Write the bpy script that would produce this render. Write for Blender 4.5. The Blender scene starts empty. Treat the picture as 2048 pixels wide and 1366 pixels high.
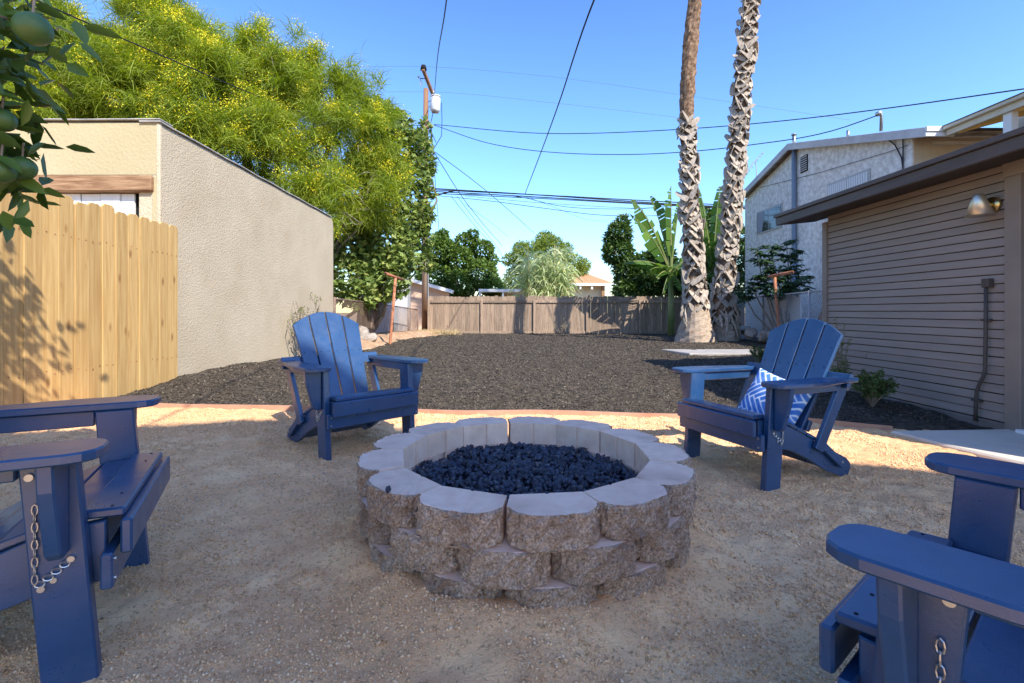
import bpy, math, random
import numpy as np
from mathutils import Vector, Matrix, Euler
R = math.radians
rng = np.random.default_rng(11)
random.seed(5)
SC = bpy.context.scene
COL = SC.collection

# ------------------------------------------------------------------ camera, sky, sun, exposure
FPX, CX, HY, CH = 985.0, 1005.0, 623.0, 0.855      # focal length and principal point in photo pixels, camera height
cd = bpy.data.cameras.new('camera'); cam = bpy.data.objects.new('camera', cd); COL.objects.link(cam)
cam.location = (0, 0, CH); cam.rotation_euler = (R(90), 0, 0)
cd.sensor_width = 36; cd.lens = FPX / 2048 * 36
cd.shift_x = (1024 - CX) / 2048; cd.shift_y = -(683 - HY) / 2048
cd.clip_start = 0.02; cd.clip_end = 2000
SC.camera = cam
SUN_EL, SUN_X, SUN_Y = R(43), 0.573, -0.819         # towards the sun, horizontally
W = bpy.data.worlds.new('World'); SC.world = W; W.use_nodes = True
wn = W.node_tree.nodes; wl = W.node_tree.links
sky = wn.new('ShaderNodeTexSky'); sky.sky_type = 'NISHITA'; sky.sun_disc = False
sky.sun_elevation = SUN_EL; sky.sun_rotation = math.atan2(SUN_X, SUN_Y)
sky.air_density = 1.0; sky.dust_density = 0.3; sky.ozone_density = 1.6; sky.altitude = 0
bg = wn['Background']; bg.inputs['Strength'].default_value = 0.15
def vmath(op, a, b):
    n = wn.new('ShaderNodeVectorMath'); n.operation = op; wl.new(a, n.inputs[0])
    if isinstance(b, (int, float)): n.inputs[1].default_value = (b, b, b)
    else: wl.new(b, n.inputs[1])
    return n.outputs[0]
# one even grade of the whole sky: deeper blue, softer white at the horizon
SKY_G, SKY_K, SKY_M = 1.7, 0.325, 4.0
gm = wn.new('ShaderNodeGamma'); gm.inputs[1].default_value = SKY_G; wl.new(sky.outputs[0], gm.inputs[0])
c0 = vmath('MULTIPLY', gm.outputs[0], SKY_K)
lum = wn.new('ShaderNodeRGBToBW'); wl.new(c0, lum.inputs[0])
den = wn.new('ShaderNodeMath'); den.operation = 'MULTIPLY_ADD'; den.inputs[1].default_value = 1 / SKY_M; den.inputs[2].default_value = 1.0; wl.new(lum.outputs[0], den.inputs[0])
wl.new(vmath('DIVIDE', c0, den.outputs[0]), bg.inputs['Color'])
sd = bpy.data.lights.new('sun', 'SUN'); sd.energy = 2.0; sd.angle = R(0.55); sd.color = (1.0, 0.94, 0.85)
sun = bpy.data.objects.new('sun', sd); COL.objects.link(sun)
sdir = Vector((SUN_X * math.cos(SUN_EL), SUN_Y * math.cos(SUN_EL), math.sin(SUN_EL)))
sun.rotation_euler = sdir.to_track_quat('Z', 'Y').to_euler(); sun.location = (6, -8, 14)
vs = SC.view_settings; vs.view_transform = 'Standard'; vs.look = 'None'; vs.gamma = 1; vs.exposure = 2.05
vs.use_curve_mapping = False
SC.cycles.max_bounces = 6; SC.cycles.transparent_max_bounces = 6
SC.cycles.use_denoising = True

def P(px, py, d):
    """a point d metres in front of the camera that was measured at photo pixel (px, py)"""
    return np.array([(px - CX) / FPX * d, d, CH - (py - HY) / FPX * d])

# ------------------------------------------------------------------ mesh helpers
def nrm(v):
    v = np.asarray(v, float); return v / (np.linalg.norm(v, axis=-1, keepdims=True) + 1e-12)

def make(name, V, Fs, mat, parent=None, smooth=False, off=None, tint=None, kind=None):
    V = np.asarray(V, np.float32).reshape(-1, 3)
    if off is not None: V = V - np.asarray(off, np.float32)
    me = bpy.data.meshes.new(name)
    if isinstance(Fs, np.ndarray):
        k = Fs.shape[1]; n = len(Fs)
        me.vertices.add(len(V)); me.vertices.foreach_set('co', V.ravel())
        me.loops.add(n * k); me.loops.foreach_set('vertex_index', Fs.astype(np.int32).ravel())
        me.polygons.add(n); me.polygons.foreach_set('loop_start', np.arange(0, n * k, k, dtype=np.int32))
        me.update(calc_edges=True)
    else:
        me.from_pydata(V.tolist(), [], [tuple(map(int, f)) for f in Fs]); me.update()
    if tint is not None:
        a = me.attributes.new('tint', 'FLOAT', 'POINT'); a.data.foreach_set('value', np.asarray(tint, np.float32).ravel())
    if smooth: me.polygons.foreach_set('use_smooth', np.ones(len(me.polygons), bool))
    me.materials.append(mat)
    o = bpy.data.objects.new(name, me); COL.objects.link(o)
    if parent is not None: o.parent = parent
    if kind: o['kind'] = kind
    return o

def tag(o, label, cat, group=None):
    o['label'] = label; o['category'] = cat
    if group: o['group'] = group
    return o

class Thing:
    def __init__(s, name, label, cat, loc=(0, 0, 0), group=None):
        s.loc = np.asarray(loc, float)
        s.o = bpy.data.objects.new(name, None); s.o.empty_display_size = .1
        s.o.location = s.loc; COL.objects.link(s.o); tag(s.o, label, cat, group)
    def part(s, name, geo, mat, smooth=False, sub=None, tint=None, kind=None):
        return make(name, geo[0], geo[1], mat, sub if sub is not None else s.o, smooth, s.loc, tint, kind)

class Geo:
    def __init__(s): s.V = []; s.F = []; s.n = 0
    def add(s, g):
        V, Fs = g; V = np.asarray(V, float)
        s.V.append(V); s.F += [tuple(int(i) + s.n for i in f) for f in Fs]; s.n += len(V); return s
    def out(s): return np.concatenate(s.V), s.F

def cbox(c, sz, b=.004, rot=None):
    """box with chamfered edges"""
    h = np.asarray(sz, float) / 2; b = min(b, h.min() * .6); V = []; idx = {}
    for sx in (-1, 1):
        for sy in (-1, 1):
            for s_ in (-1, 1):
                s = np.array([sx, sy, s_])
                for ax in range(3):
                    p = s * h
                    for k in range(3):
                        if k != ax: p[k] -= s[k] * b
                    idx[(sx, sy, s_, ax)] = len(V); V.append(p)
    Fs = []
    for ax in range(3):
        u, w = (ax + 1) % 3, (ax + 2) % 3
        for s in (-1, 1):
            q = []
            for (a, bb) in ((-1, -1), (1, -1), (1, 1), (-1, 1)):
                k = [0, 0, 0]; k[ax] = s; k[u] = a; k[w] = bb; q.append(idx[(*k, ax)])
            Fs.append(q if s > 0 else q[::-1])
    for ax in range(3):
        u, w = (ax + 1) % 3, (ax + 2) % 3
        for a in (-1, 1):
            for bb in (-1, 1):
                k0 = [0, 0, 0]; k0[ax] = -1; k0[u] = a; k0[w] = bb; k1 = list(k0); k1[ax] = 1
                q = [idx[(*k0, u)], idx[(*k1, u)], idx[(*k1, w)], idx[(*k0, w)]]
                Fs.append(q if a * bb < 0 else q[::-1])
    for sx in (-1, 1):
        for sy in (-1, 1):
            for s_ in (-1, 1):
                q = [idx[(sx, sy, s_, k)] for k in range(3)]
                Fs.append(q if sx * sy * s_ > 0 else q[::-1])
    V = np.array(V)
    if rot is not None: V = V @ np.asarray(rot).T
    return V + np.asarray(c, float), Fs

def b2(lo, hi, b=.004):
    lo = np.asarray(lo, float); hi = np.asarray(hi, float); return cbox((lo + hi) / 2, np.abs(hi - lo), b)

def bar(p, q, w, t, up=(0, 0, 1), b=.003):
    """board from p to q, w wide (across), t thick (along up)"""
    p = np.asarray(p, float); q = np.asarray(q, float); a = nrm(q - p); u = np.asarray(up, float)
    u = nrm(u - a * (u @ a)); s = np.cross(u, a)
    return cbox((p + q) / 2, (np.linalg.norm(q - p), w, t), b, np.stack([a, s, u], 1))

def prism(poly, lo, hi, plane='xy', b=0.0):
    """outline extruded between lo and hi along the third axis"""
    poly = np.asarray(poly, float); n = len(poly)
    ar = 0.5 * np.sum(poly[:, 0] * np.roll(poly[:, 1], -1) - np.roll(poly[:, 0], -1) * poly[:, 1])
    if ar < 0: poly = poly[::-1]
    def place(p2, h):
        h = np.full(len(p2), h)
        return {'xy': np.stack([p2[:, 0], p2[:, 1], h], 1), 'yz': np.stack([h, p2[:, 0], p2[:, 1]], 1),
                'xz': np.stack([p2[:, 0], -h, p2[:, 1]], 1)}[plane]
    rings = [(poly, lo), (poly, hi)]
    if b > 0:
        pv, nx = np.roll(poly, 1, 0), np.roll(poly, -1, 0)
        d1, d2 = nrm(poly - pv), nrm(nx - poly)
        n1 = np.stack([-d1[:, 1], d1[:, 0]], 1); n2 = np.stack([-d2[:, 1], d2[:, 0]], 1)
        m = n1 + n2; m = m / np.maximum((m * n1).sum(1, keepdims=True), .5)
        ins = poly + m * b
        rings = [(ins, lo), (poly, lo + b), (poly, hi - b), (ins, hi)]
    V = np.concatenate([place(p, h) for p, h in rings]); Fs = []
    for k in range(len(rings) - 1):
        for i in range(n):
            j = (i + 1) % n; Fs.append((k * n + i, k * n + j, (k + 1) * n + j, (k + 1) * n + i))
    Fs.append(tuple(range(n))[::-1]); Fs.append(tuple(range((len(rings) - 1) * n, len(rings) * n)))
    return V, Fs

def tube(pts, r, n=8, cap=True):
    pts = np.asarray(pts, float); m = len(pts); r = np.broadcast_to(np.asarray(r, float), (m,))
    t = np.gradient(pts, axis=0) if m > 2 else np.repeat(pts[1:] - pts[:1], 2, 0)
    t = nrm(t); up = np.array([0, 0, 1.]) if abs(t[0][2]) < .9 else np.array([1., 0, 0])
    u = nrm(up - t[0] * (up @ t[0])); V = []
    for i in range(m):
        u = nrm(u - t[i] * (u @ t[i])); v = np.cross(t[i], u)
        a = np.arange(n) * 2 * math.pi / n
        V.append(pts[i] + r[i] * (np.cos(a)[:, None] * u + np.sin(a)[:, None] * v))
    V = np.concatenate(V); Fs = []
    for i in range(m - 1):
        for k in range(n):
            l = (k + 1) % n; Fs.append((i * n + k, i * n + l, (i + 1) * n + l, (i + 1) * n + k))
    if cap: Fs.append(tuple(range(n))[::-1]); Fs.append(tuple(range((m - 1) * n, m * n)))
    return V, Fs

def disc(c, axis, r, h, n=10):
    c = np.asarray(c, float); a = nrm(axis); return tube([c - a * h / 2, c + a * h / 2], r, n)

def grid_faces(nx, ny):
    i = np.arange(nx - 1)[None, :] + np.arange(ny - 1)[:, None] * nx
    return np.stack([i, i + 1, i + 1 + nx, i + nx], -1).reshape(-1, 4)

_tab = np.random.default_rng(3).random((256, 256))
def vn(x, y, s, o=0):
    """value noise 0..1"""
    x = np.asarray(x, float) / s + 17.3 * o; y = np.asarray(y, float) / s + 9.1 * o
    i = np.floor(x).astype(int); j = np.floor(y).astype(int); fx = x - i; fy = y - j
    fx = fx * fx * (3 - 2 * fx); fy = fy * fy * (3 - 2 * fy)
    t = lambda a, b: _tab[a % 256, b % 256]
    return (t(i, j) * (1 - fx) + t(i + 1, j) * fx) * (1 - fy) + (t(i, j + 1) * (1 - fx) + t(i + 1, j + 1) * fx) * fy
def sm(a, b, x):
    t = np.clip((np.asarray(x, float) - a) / (b - a), 0, 1); return t * t * (3 - 2 * t)

# ------------------------------------------------------------------ material helpers
def rgb(r, g, b):
    f = lambda c: ((c / 255 + .055) / 1.055) ** 2.4 if c > 10 else c / 255 / 12.92
    return (f(r), f(g), f(b))
def mat(name, c1, c2=None, sc=4.0, det=6, rough=.8, spec=.3, bump=0, bsc=60, bdet=4, stretch=(1, 1, 1), rnd=0.0, metal=0,
        c3=None, sc3=1.0, lo=.35, hi=.65, lo3=.5, hi3=.65, bump2=0, bsc2=10, coat=0, rvar=0):
    m = bpy.data.materials.new(name); m.use_nodes = True; N = m.node_tree.nodes; L = m.node_tree.links
    pb = N['Principled BSDF']; pb.inputs['Roughness'].default_value = rough; pb.inputs['Metallic'].default_value = metal
    pb.inputs['Specular IOR Level'].default_value = spec; pb.inputs['Coat Weight'].default_value = coat
    tc = N.new('ShaderNodeTexCoord'); oi = N.new('ShaderNodeObjectInfo')
    ml = N.new('ShaderNodeMath'); ml.operation = 'MULTIPLY'; ml.inputs[1].default_value = 53.7; L.new(oi.outputs['Random'], ml.inputs[0])
    va = N.new('ShaderNodeVectorMath'); va.operation = 'ADD'; L.new(tc.outputs['Object'], va.inputs[0]); L.new(ml.outputs[0], va.inputs[1])
    mp = N.new('ShaderNodeMapping'); mp.inputs['Scale'].default_value = stretch; L.new(va.outputs[0], mp.inputs['Vector'])
    def noise(s, d):
        n = N.new('ShaderNodeTexNoise'); n.inputs['Scale'].default_value = s; n.inputs['Detail'].default_value = d
        n.inputs['Roughness'].default_value = .6; L.new(mp.outputs[0], n.inputs['Vector']); return n.outputs['Fac']
    def ramp(fac, a, b, lo, hi):
        r = N.new('ShaderNodeMapRange'); r.inputs[1].default_value = lo; r.inputs[2].default_value = hi; L.new(fac, r.inputs[0])
        x = N.new('ShaderNodeMix'); x.data_type = 'RGBA'; L.new(r.outputs[0], x.inputs[0])
        for k, c in ((6, a), (7, b)):
            if isinstance(c, tuple): x.inputs[k].default_value = (*c, 1)
            else: L.new(c, x.inputs[k])
        return x.outputs[2]
    col = c1
    if c2 is not None: col = ramp(noise(sc, det), c1, c2, lo, hi)
    if c3 is not None: col = ramp(noise(sc3, 5), col, c3, lo3, hi3)
    if rnd:
        h = N.new('ShaderNodeHueSaturation'); r = N.new('ShaderNodeMapRange')
        r.inputs[3].default_value = 1 - rnd; r.inputs[4].default_value = 1 + rnd; L.new(oi.outputs['Random'], r.inputs[0]); L.new(r.outputs[0], h.inputs['Value'])
        if isinstance(col, tuple): h.inputs['Color'].default_value = (*col, 1)
        else: L.new(col, h.inputs['Color'])
        col = h.outputs[0]
    if isinstance(col, tuple): pb.inputs['Base Color'].default_value = (*col, 1)
    else: L.new(col, pb.inputs['Base Color'])
    if rvar:
        r = N.new('ShaderNodeMapRange'); r.inputs[1].default_value = .3; r.inputs[2].default_value = .7
        r.inputs[3].default_value = rough - rvar; r.inputs[4].default_value = rough + rvar
        L.new(noise(sc * 2.3, 4), r.inputs[0]); L.new(r.outputs[0], pb.inputs['Roughness'])
    last = None
    for bs, bq, dist in ((bump2, bsc2, .02), (bump, bsc, .008)):
        if bs:
            bn = N.new('ShaderNodeBump'); bn.inputs['Strength'].default_value = bs; bn.inputs['Distance'].default_value = dist
            L.new(noise(bq, bdet), bn.inputs['Height'])
            if last is not None: L.new(last, bn.inputs['Normal'])
            last = bn.outputs[0]
    if last is not None: L.new(last, pb.inputs['Normal'])
    return m

def leafmat(name, c1, c2, trans=.35, rough=.5, spec=.35, c3=None):
    """leaf colours chosen by the per-leaf attribute 'tint' (0..1); c3 = a few odd leaves"""
    m = bpy.data.materials.new(name); m.use_nodes = True; N = m.node_tree.nodes; L = m.node_tree.links
    pb = N['Principled BSDF']; out = N['Material Output']
    at = N.new('ShaderNodeAttribute'); at.attribute_name = 'tint'
    cr = N.new('ShaderNodeValToRGB'); e = cr.color_ramp.elements
    e[0].position = 0; e[0].color = (*c1, 1); e[1].position = .85 if c3 else 1; e[1].color = (*c2, 1)
    if c3: x = e.new(.95); x.color = (*c3, 1)
    L.new(at.outputs['Fac'], cr.inputs[0]); L.new(cr.outputs[0], pb.inputs['Base Color'])
    pb.inputs['Roughness'].default_value = rough; pb.inputs['Specular IOR Level'].default_value = spec
    tr = N.new('ShaderNodeBsdfTranslucent'); hs = N.new('ShaderNodeHueSaturation'); hs.inputs['Saturation'].default_value = 1.1; hs.inputs['Value'].default_value = 1.4
    L.new(cr.outputs[0], hs.inputs['Color']); L.new(hs.outputs[0], tr.inputs['Color'])
    mx = N.new('ShaderNodeMixShader'); mx.inputs[0].default_value = trans
    L.new(pb.outputs[0], mx.inputs[1]); L.new(tr.outputs[0], mx.inputs[2]); L.new(mx.outputs[0], out.inputs['Surface'])
    return m

def tintmat(name, stops, rough=.85, spec=.2, bump=.0, bsc=200):
    """colour picked per piece from the attribute 'tint'"""
    m = bpy.data.materials.new(name); m.use_nodes = True; N = m.node_tree.nodes; L = m.node_tree.links
    pb = N['Principled BSDF']; at = N.new('ShaderNodeAttribute'); at.attribute_name = 'tint'
    cr = N.new('ShaderNodeValToRGB'); e = cr.color_ramp.elements
    e[0].position = stops[0][0]; e[0].color = (*stops[0][1], 1); e[1].position = stops[-1][0]; e[1].color = (*stops[-1][1], 1)
    for p, c in stops[1:-1]: x = e.new(p); x.color = (*c, 1)
    L.new(at.outputs['Fac'], cr.inputs[0]); L.new(cr.outputs[0], pb.inputs['Base Color'])
    pb.inputs['Roughness'].default_value = rough; pb.inputs['Specular IOR Level'].default_value = spec
    if bump:
        tc = N.new('ShaderNodeTexCoord'); n = N.new('ShaderNodeTexNoise'); n.inputs['Scale'].default_value = bsc
        L.new(tc.outputs['Object'], n.inputs['Vector']); bn = N.new('ShaderNodeBump'); bn.inputs['Strength'].default_value = bump; bn.inputs['Distance'].default_value = .004
        L.new(n.outputs['Fac'], bn.inputs['Height']); L.new(bn.outputs[0], pb.inputs['Normal'])
    return m

# ------------------------------------------------------------------ leaves
LEAF = (np.array([[0, 0, 0], [.3, .5, .04], [.3, -.5, .04], [.7, .38, .0], [.7, -.38, .0], [1, 0, -.08], [.35, 0, -.05], [.7, 0, -.08]]),
        np.array([[0, 2, 6, 6], [0, 6, 1, 1], [2, 4, 7, 6], [6, 7, 3, 1], [4, 5, 7, 7], [7, 5, 3, 3]]))
LEAF4 = (np.array([[0, 0, 0], [.45, .5, .05], [1, 0, -.05], [.45, -.5, .05]]), np.array([[0, 3, 2, 1]]))
FIG = (np.array([[0, 0, 0], [-.05, .35, 0], [.25, .3, .03], [.35, .62, -.03], [.55, .25, .03], [1, 0, -.06], [.55, -.25, .03], [.35, -.62, -.03], [.25, -.3, .03], [-.05, -.35, 0], [.4, 0, -.03]]),
       np.array([[0, 10, 2, 1], [10, 4, 3, 2], [10, 5, 4, 4], [10, 6, 5, 5], [10, 8, 7, 6], [10, 0, 9, 8]]))
def leaves(pos, ax, up, Ln, Wd, T=LEAF4, tint=None):
    pos = np.asarray(pos, float); n = len(pos); a = nrm(ax); u = np.asarray(up, float)
    u = nrm(u - a * (u * a).sum(1, keepdims=True)); b = np.cross(u, a); t, f = T
    Ln = np.broadcast_to(Ln, (n,)); Wd = np.broadcast_to(Wd, (n,))
    V = pos[:, None] + a[:, None] * (t[:, 0][None] * Ln[:, None])[..., None] + b[:, None] * (t[:, 1][None] * Wd[:, None])[..., None] + u[:, None] * (t[:, 2][None] * Ln[:, None])[..., None]
    Fc = (f[None] + (np.arange(n) * len(t))[:, None, None]).reshape(-1, f.shape[1])
    if tint is None: tint = rng.random(n)
    return V.reshape(-1, 3), Fc, np.repeat(tint, len(t))
def tri_fix(F4):
    """drop repeated corners: quads with a doubled last corner become triangles"""
    d = F4[:, 2] == F4[:, 3]
    A = F4[~d]; T = np.concatenate([F4[d][:, :3], A[:, [0, 1, 2]], A[:, [0, 2, 3]]]); return T
def rdir(n, zb=0.0):
    v = rng.normal(size=(n, 3)); v[:, 2] += zb; return nrm(v)
def inblobs(blobs, n, lo=.55):
    w = np.array([b[3] * b[4] * b[5] for b in blobs]) ** .7; k = rng.choice(len(blobs), n, p=w / w.sum())
    B = np.array([b[:6] for b in blobs])[k]; d = rdir(n); r = (lo ** 3 + (1 - lo ** 3) * rng.random(n)) ** (1 / 3)
    return B[:, :3] + d * r[:, None] * B[:, 3:6], d, k
def cat_leaves(L):
    V = []; Fc = []; T = []; n = 0
    for v, f, t in L: V.append(v); Fc.append(tri_fix(f) + n if f.shape[1] == 4 else f + n); T.append(t); n += len(v)
    return np.concatenate(V), np.concatenate(Fc), np.concatenate(T)
def limb(p, q, r0, r1, bend=.15, n=6):
    p = np.asarray(p, float); q = np.asarray(q, float); t = np.linspace(0, 1, n)[:, None]
    L = np.linalg.norm(q - p); o = rng.normal(size=3) * bend * L * .5
    return tube(p + (q - p) * t + o * np.sin(t * math.pi) + rng.normal(size=(n, 3)) * .02 * L * np.sin(t * math.pi), np.linspace(r0, r1, n), 7)

# ================================================================== materials
M = {}
M['gravel'] = mat('decomposed_granite', (.84, .485, .245), (.98, .64, .345), sc=6, det=9, rough=.95, spec=.1, bump=.9, bsc=140, bdet=6, bump2=.5, bsc2=28, c3=(.76, .41, .195), sc3=1.1, lo3=.45, hi3=.72)
def speckle(m, dark, sc_, lo_, hi_):
    N = m.node_tree.nodes; L = m.node_tree.links; pb = N['Principled BSDF']; src = pb.inputs['Base Color'].links[0].from_socket
    mp = [q for q in N if q.type == 'MAPPING'][0]; n1 = N.new('ShaderNodeTexNoise'); n1.inputs['Scale'].default_value = sc_; n1.inputs['Detail'].default_value = 4; n1.inputs['Roughness'].default_value = .7; L.new(mp.outputs[0], n1.inputs['Vector'])
    r = N.new('ShaderNodeMapRange'); r.inputs[1].default_value = lo_; r.inputs[2].default_value = hi_; L.new(n1.outputs['Fac'], r.inputs[0])
    x = N.new('ShaderNodeMix'); x.data_type = 'RGBA'; L.new(r.outputs[0], x.inputs[0]); x.inputs[6].default_value = (*dark, 1); L.new(src, x.inputs[7]); L.new(x.outputs[2], pb.inputs['Base Color'])
speckle(M['gravel'], (.40, .24, .115), 70, .32, .46)
M['pebble'] = tintmat('grit', [(0, (.36, .22, .115)), (.35, (.68, .40, .205)), (.75, (.88, .57, .315)), (.93, (.92, .67, .42)), (1, (.55, .42, .31))], rough=.95, spec=.1)
M['mulch'] = mat('mulch_bed', (.03, .024, .018), (.10, .08, .058), sc=14, det=9, rough=.95, spec=.15, bump=1, bsc=70, bdet=6, bump2=.8, bsc2=20)
M['chip'] = tintmat('mulch_chips', [(0, (.034, .028, .022)), (.4, (.08, .064, .047)), (.93, (.135, .11, .08)), (1, (.26, .21, .145))], rough=.8, spec=.3)
M['dirt'] = mat('dry_soil', (.20, .13, .075), (.36, .235, .135), sc=3, det=9, rough=.95, spec=.1, bump=.8, bsc=30)
M['concrete'] = mat('concrete', (.60, .52, .42), (.70, .61, .50), sc=3, det=8, rough=.85, spec=.25, bump=.25, bsc=90, c3=(.33, .32, .30), sc3=1.5, lo3=.55, hi3=.8)
M['darkconcrete'] = mat('darkened_concrete', (.32, .295, .27), (.40, .37, .34), sc=3, det=8, rough=.9, bump=.3, bsc=60)  # concrete copy darkened to keep the sunlit path from washing out
M['edging'] = mat('terracotta_edging', (.40, .20, .125), (.52, .29, .19), sc=4, rough=.75)
M['stucco'] = mat('side_stucco', (.49, .405, .28), (.555, .465, .33), sc=1.2, det=6, rough=.95, spec=.1, bump=.8, bsc=60, bdet=5, c3=(.42, .335, .22), sc3=.7, lo3=.54, hi3=.8, bump2=.35, bsc2=30)
M['cream'] = mat('cream_stucco', (.41, .345, .205), (.46, .39, .24), sc=1.0, rough=.95, spec=.1, bump=.9, bsc=30, bdet=5)
M['oldwood'] = mat('weathered_beam', (.17, .085, .04), (.40, .25, .14), sc=3, det=9, rough=.8, stretch=(1, 5, 12), bump=.5, bsc=12)
M['whitewood'] = mat('white_painted_wood', (.72, .72, .70), (.80, .80, .78), sc=6, rough=.6, bump=.2, bsc=30, stretch=(6, 6, 1))
M['drip'] = mat('grey_roofing_felt', (.30, .29, .27), (.45, .43, .40), sc=6, rough=.8)
M['darkroof'] = mat('dark_roofing', (.06, .06, .06), (.11, .10, .10), sc=6, rough=.9, bump=.5, bsc=40)

def woodmat(name, c1, c2, knot, rough=.65, rnd=.1):
    m = mat(name, c1, c2, sc=2.2, det=8, rough=rough, spec=.3, stretch=(20, 20, .9), bump=.15, bsc=14, rnd=rnd)
    N = m.node_tree.nodes; L = m.node_tree.links; pb = N['Principled BSDF']
    src = pb.inputs['Base Color'].links[0].from_socket
    va = [n for n in N if n.type == 'VECT_MATH'][0]
    mp = N.new('ShaderNodeMapping'); mp.inputs['Scale'].default_value = (7, 7, 3.0); L.new(va.outputs[0], mp.inputs['Vector'])
    vo = N.new('ShaderNodeTexVoronoi'); vo.inputs['Scale'].default_value = 1.0; L.new(mp.outputs[0], vo.inputs['Vector'])
    mr = N.new('ShaderNodeMapRange'); mr.inputs[1].default_value = .05; mr.inputs[2].default_value = .17; mr.inputs[3].default_value = .85; mr.inputs[4].default_value = 0
    L.new(vo.outputs['Distance'], mr.inputs[0])
    x = N.new('ShaderNodeMix'); x.data_type = 'RGBA'; L.new(mr.outputs[0], x.inputs[0]); L.new(src, x.inputs[6]); x.inputs[7].default_value = (*knot, 1)
    L.new(x.outputs[2], pb.inputs['Base Color']); return m
M['pine'] = woodmat('new_pine_boards', (.43, .255, .088), (.56, .375, .15), (.26, .12, .038), rnd=.10)
M['greyfence'] = woodmat('weathered_fence', (.20, .135, .092), (.36, .27, .195), (.11, .07, .045), rough=.85, rnd=.22)
M['chair'] = mat('blue_poly_lumber', (.010, .046, .122), (.015, .060, .155), sc=7, rough=.31, spec=.9, rvar=.05, c3=(.06, .09, .15), sc3=9, lo3=.55, hi3=1.0, bump=.06, bsc=160, stretch=(1, 1, 1))
M['steel'] = mat('galvanised_steel', (.55, .55, .55), (.42, .42, .43), sc=20, rough=.35, metal=.9)
M['blocktop'] = mat('moulded_block', (.74, .495, .36), (.85, .61, .46), sc=16, det=9, rough=.95, spec=.1, bump=.35, bsc=220, rnd=.06, c3=(.52, .33, .23), sc3=4, lo3=.58, hi3=.75)
M['split'] = mat('split_block_face', (.26, .17, .11), (.68, .49, .355), sc=150, det=8, rough=.95, spec=.1, bump=1.0, bsc=95, bdet=5, rnd=.08, bump2=1.0, bsc2=38, c3=(.20, .115, .075), sc3=6, lo3=.5, hi3=.75)
M['lava'] = mat('lava_rock', (.010, .014, .028), (.032, .042, .072), sc=30, rough=.5, spec=.5, rnd=.45, bump=.5, bsc=150)
M['lava_mix'] = tintmat('lava_rock_mix', [(0, (.007, .010, .020)), (.6, (.022, .031, .058)), (.93, (.045, .056, .085)), (1, (.10, .085, .075))], rough=.5, spec=.5, bump=.6, bsc=150)
M['siding'] = mat('brown_siding', (.27, .222, .19), (.315, .26, .222), sc=3, rough=.6, spec=.35, stretch=(1, .6, 6), bump=.12, bsc=40, rnd=.05)
M['trim'] = mat('brown_trim', (.235, .19, .155), (.275, .225, .185), sc=4, rough=.55, spec=.35, bump=.1, bsc=40, rnd=.03)
M['fascia'] = mat('dark_brown_fascia', (.068, .054, .05), (.10, .08, .073), sc=4, rough=.5, spec=.4, stretch=(1, .5, 5), bump=.12, bsc=30, rnd=.05)
M['soffit'] = mat('dark_soffit_and_gap_shade', (.045, .037, .033), (.055, .046, .04), rough=.7)
M['doordark'] = mat('dark_door', (.012, .013, .018), rough=.35, spec=.5)
M['found'] = mat('foundation_concrete', (.17, .14, .12), (.24, .2, .17), sc=6, rough=.9, bump=.4, bsc=50)
M['brass'] = mat('brushed_brass', (.75, .52, .20), (.80, .60, .28), sc=20, rough=.3, metal=1)
M['conduit'] = mat('brown_painted_conduit', (.075, .062, .055), rough=.5)
M['whitehouse'] = mat('rough_white_stucco', (.56, .52, .48), (.86, .83, .79), sc=9, det=9, rough=.95, spec=.1, bump=1, bsc=7, bdet=6, c3=(.42, .38, .34), sc3=.8, lo3=.6, hi3=.8, bump2=.5, bsc2=16)
M['tanhouse'] = mat('tan_stucco', (.56, .44, .30), (.64, .52, .37), sc=4, rough=.95, spec=.1, bump=.9, bsc=10, bdet=6)
M['barge'] = mat('worn_white_fascia', (.46, .45, .46), (.58, .57, .58), sc=3, det=9, rough=.7, c3=(.25, .2, .17), sc3=4, lo3=.62, hi3=.72, stretch=(1, 1, 1))
M['under'] = mat('peeling_soffit', (.24, .15, .09), (.50, .46, .42), sc=2, det=8, rough=.85, lo=.42, hi=.6)
M['yellow'] = mat('yellow_painted_wood', (.80, .58, .20), (.84, .63, .25), sc=3, rough=.6)
M['creamtrim'] = mat('cream_painted_trim', (.58, .52, .40), (.66, .60, .48), sc=4, rough=.6)
M['frame'] = mat('window_frame', (.45, .44, .42), rough=.5)
M['glass'] = mat('window_glass', (.05, .06, .075), (.025, .03, .04), sc=2, rough=.06, spec=.8)
M['blind'] = mat('window_blinds', (.48, .53, .60), rough=.6)
M['curtain'] = mat('curtain_cloth', (.30, .31, .36), rough=.8)
M['bluepipe'] = mat('grey_blue_downpipe', (.20, .26, .34), rough=.5)
M['dark'] = mat('dark_void', (.012, .012, .013), rough=.9)
M['rust'] = mat('rusty_pipe', (.34, .115, .05), (.46, .21, .12), sc=12, rough=.8, c3=(.20, .08, .04), sc3=8, bump=.3, bsc=80)
M['chainwire'] = mat('rusty_wire', (.19, .125, .09), (.28, .2, .15), sc=4, rough=.7, metal=.3)
M['greywire'] = mat('grey_wire', (.33, .33, .34), rough=.6, metal=.5)
M['pole'] = mat('utility_pole_wood', (.17, .085, .045), (.30, .17, .10), sc=2, det=9, rough=.85, stretch=(8, 8, .6), bump=.4, bsc=20, c3=(.36, .30, .24), sc3=.35, lo3=.52, hi3=.7)
M['tank'] = mat('pale_grey_enamel', (.62, .63, .64), (.68, .69, .70), sc=5, rough=.4)
M['cable'] = mat('black_cable', (.018, .018, .02), rough=.6)
M['thinwire'] = mat('bare_conductor', (.10, .11, .13), rough=.6)
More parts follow.
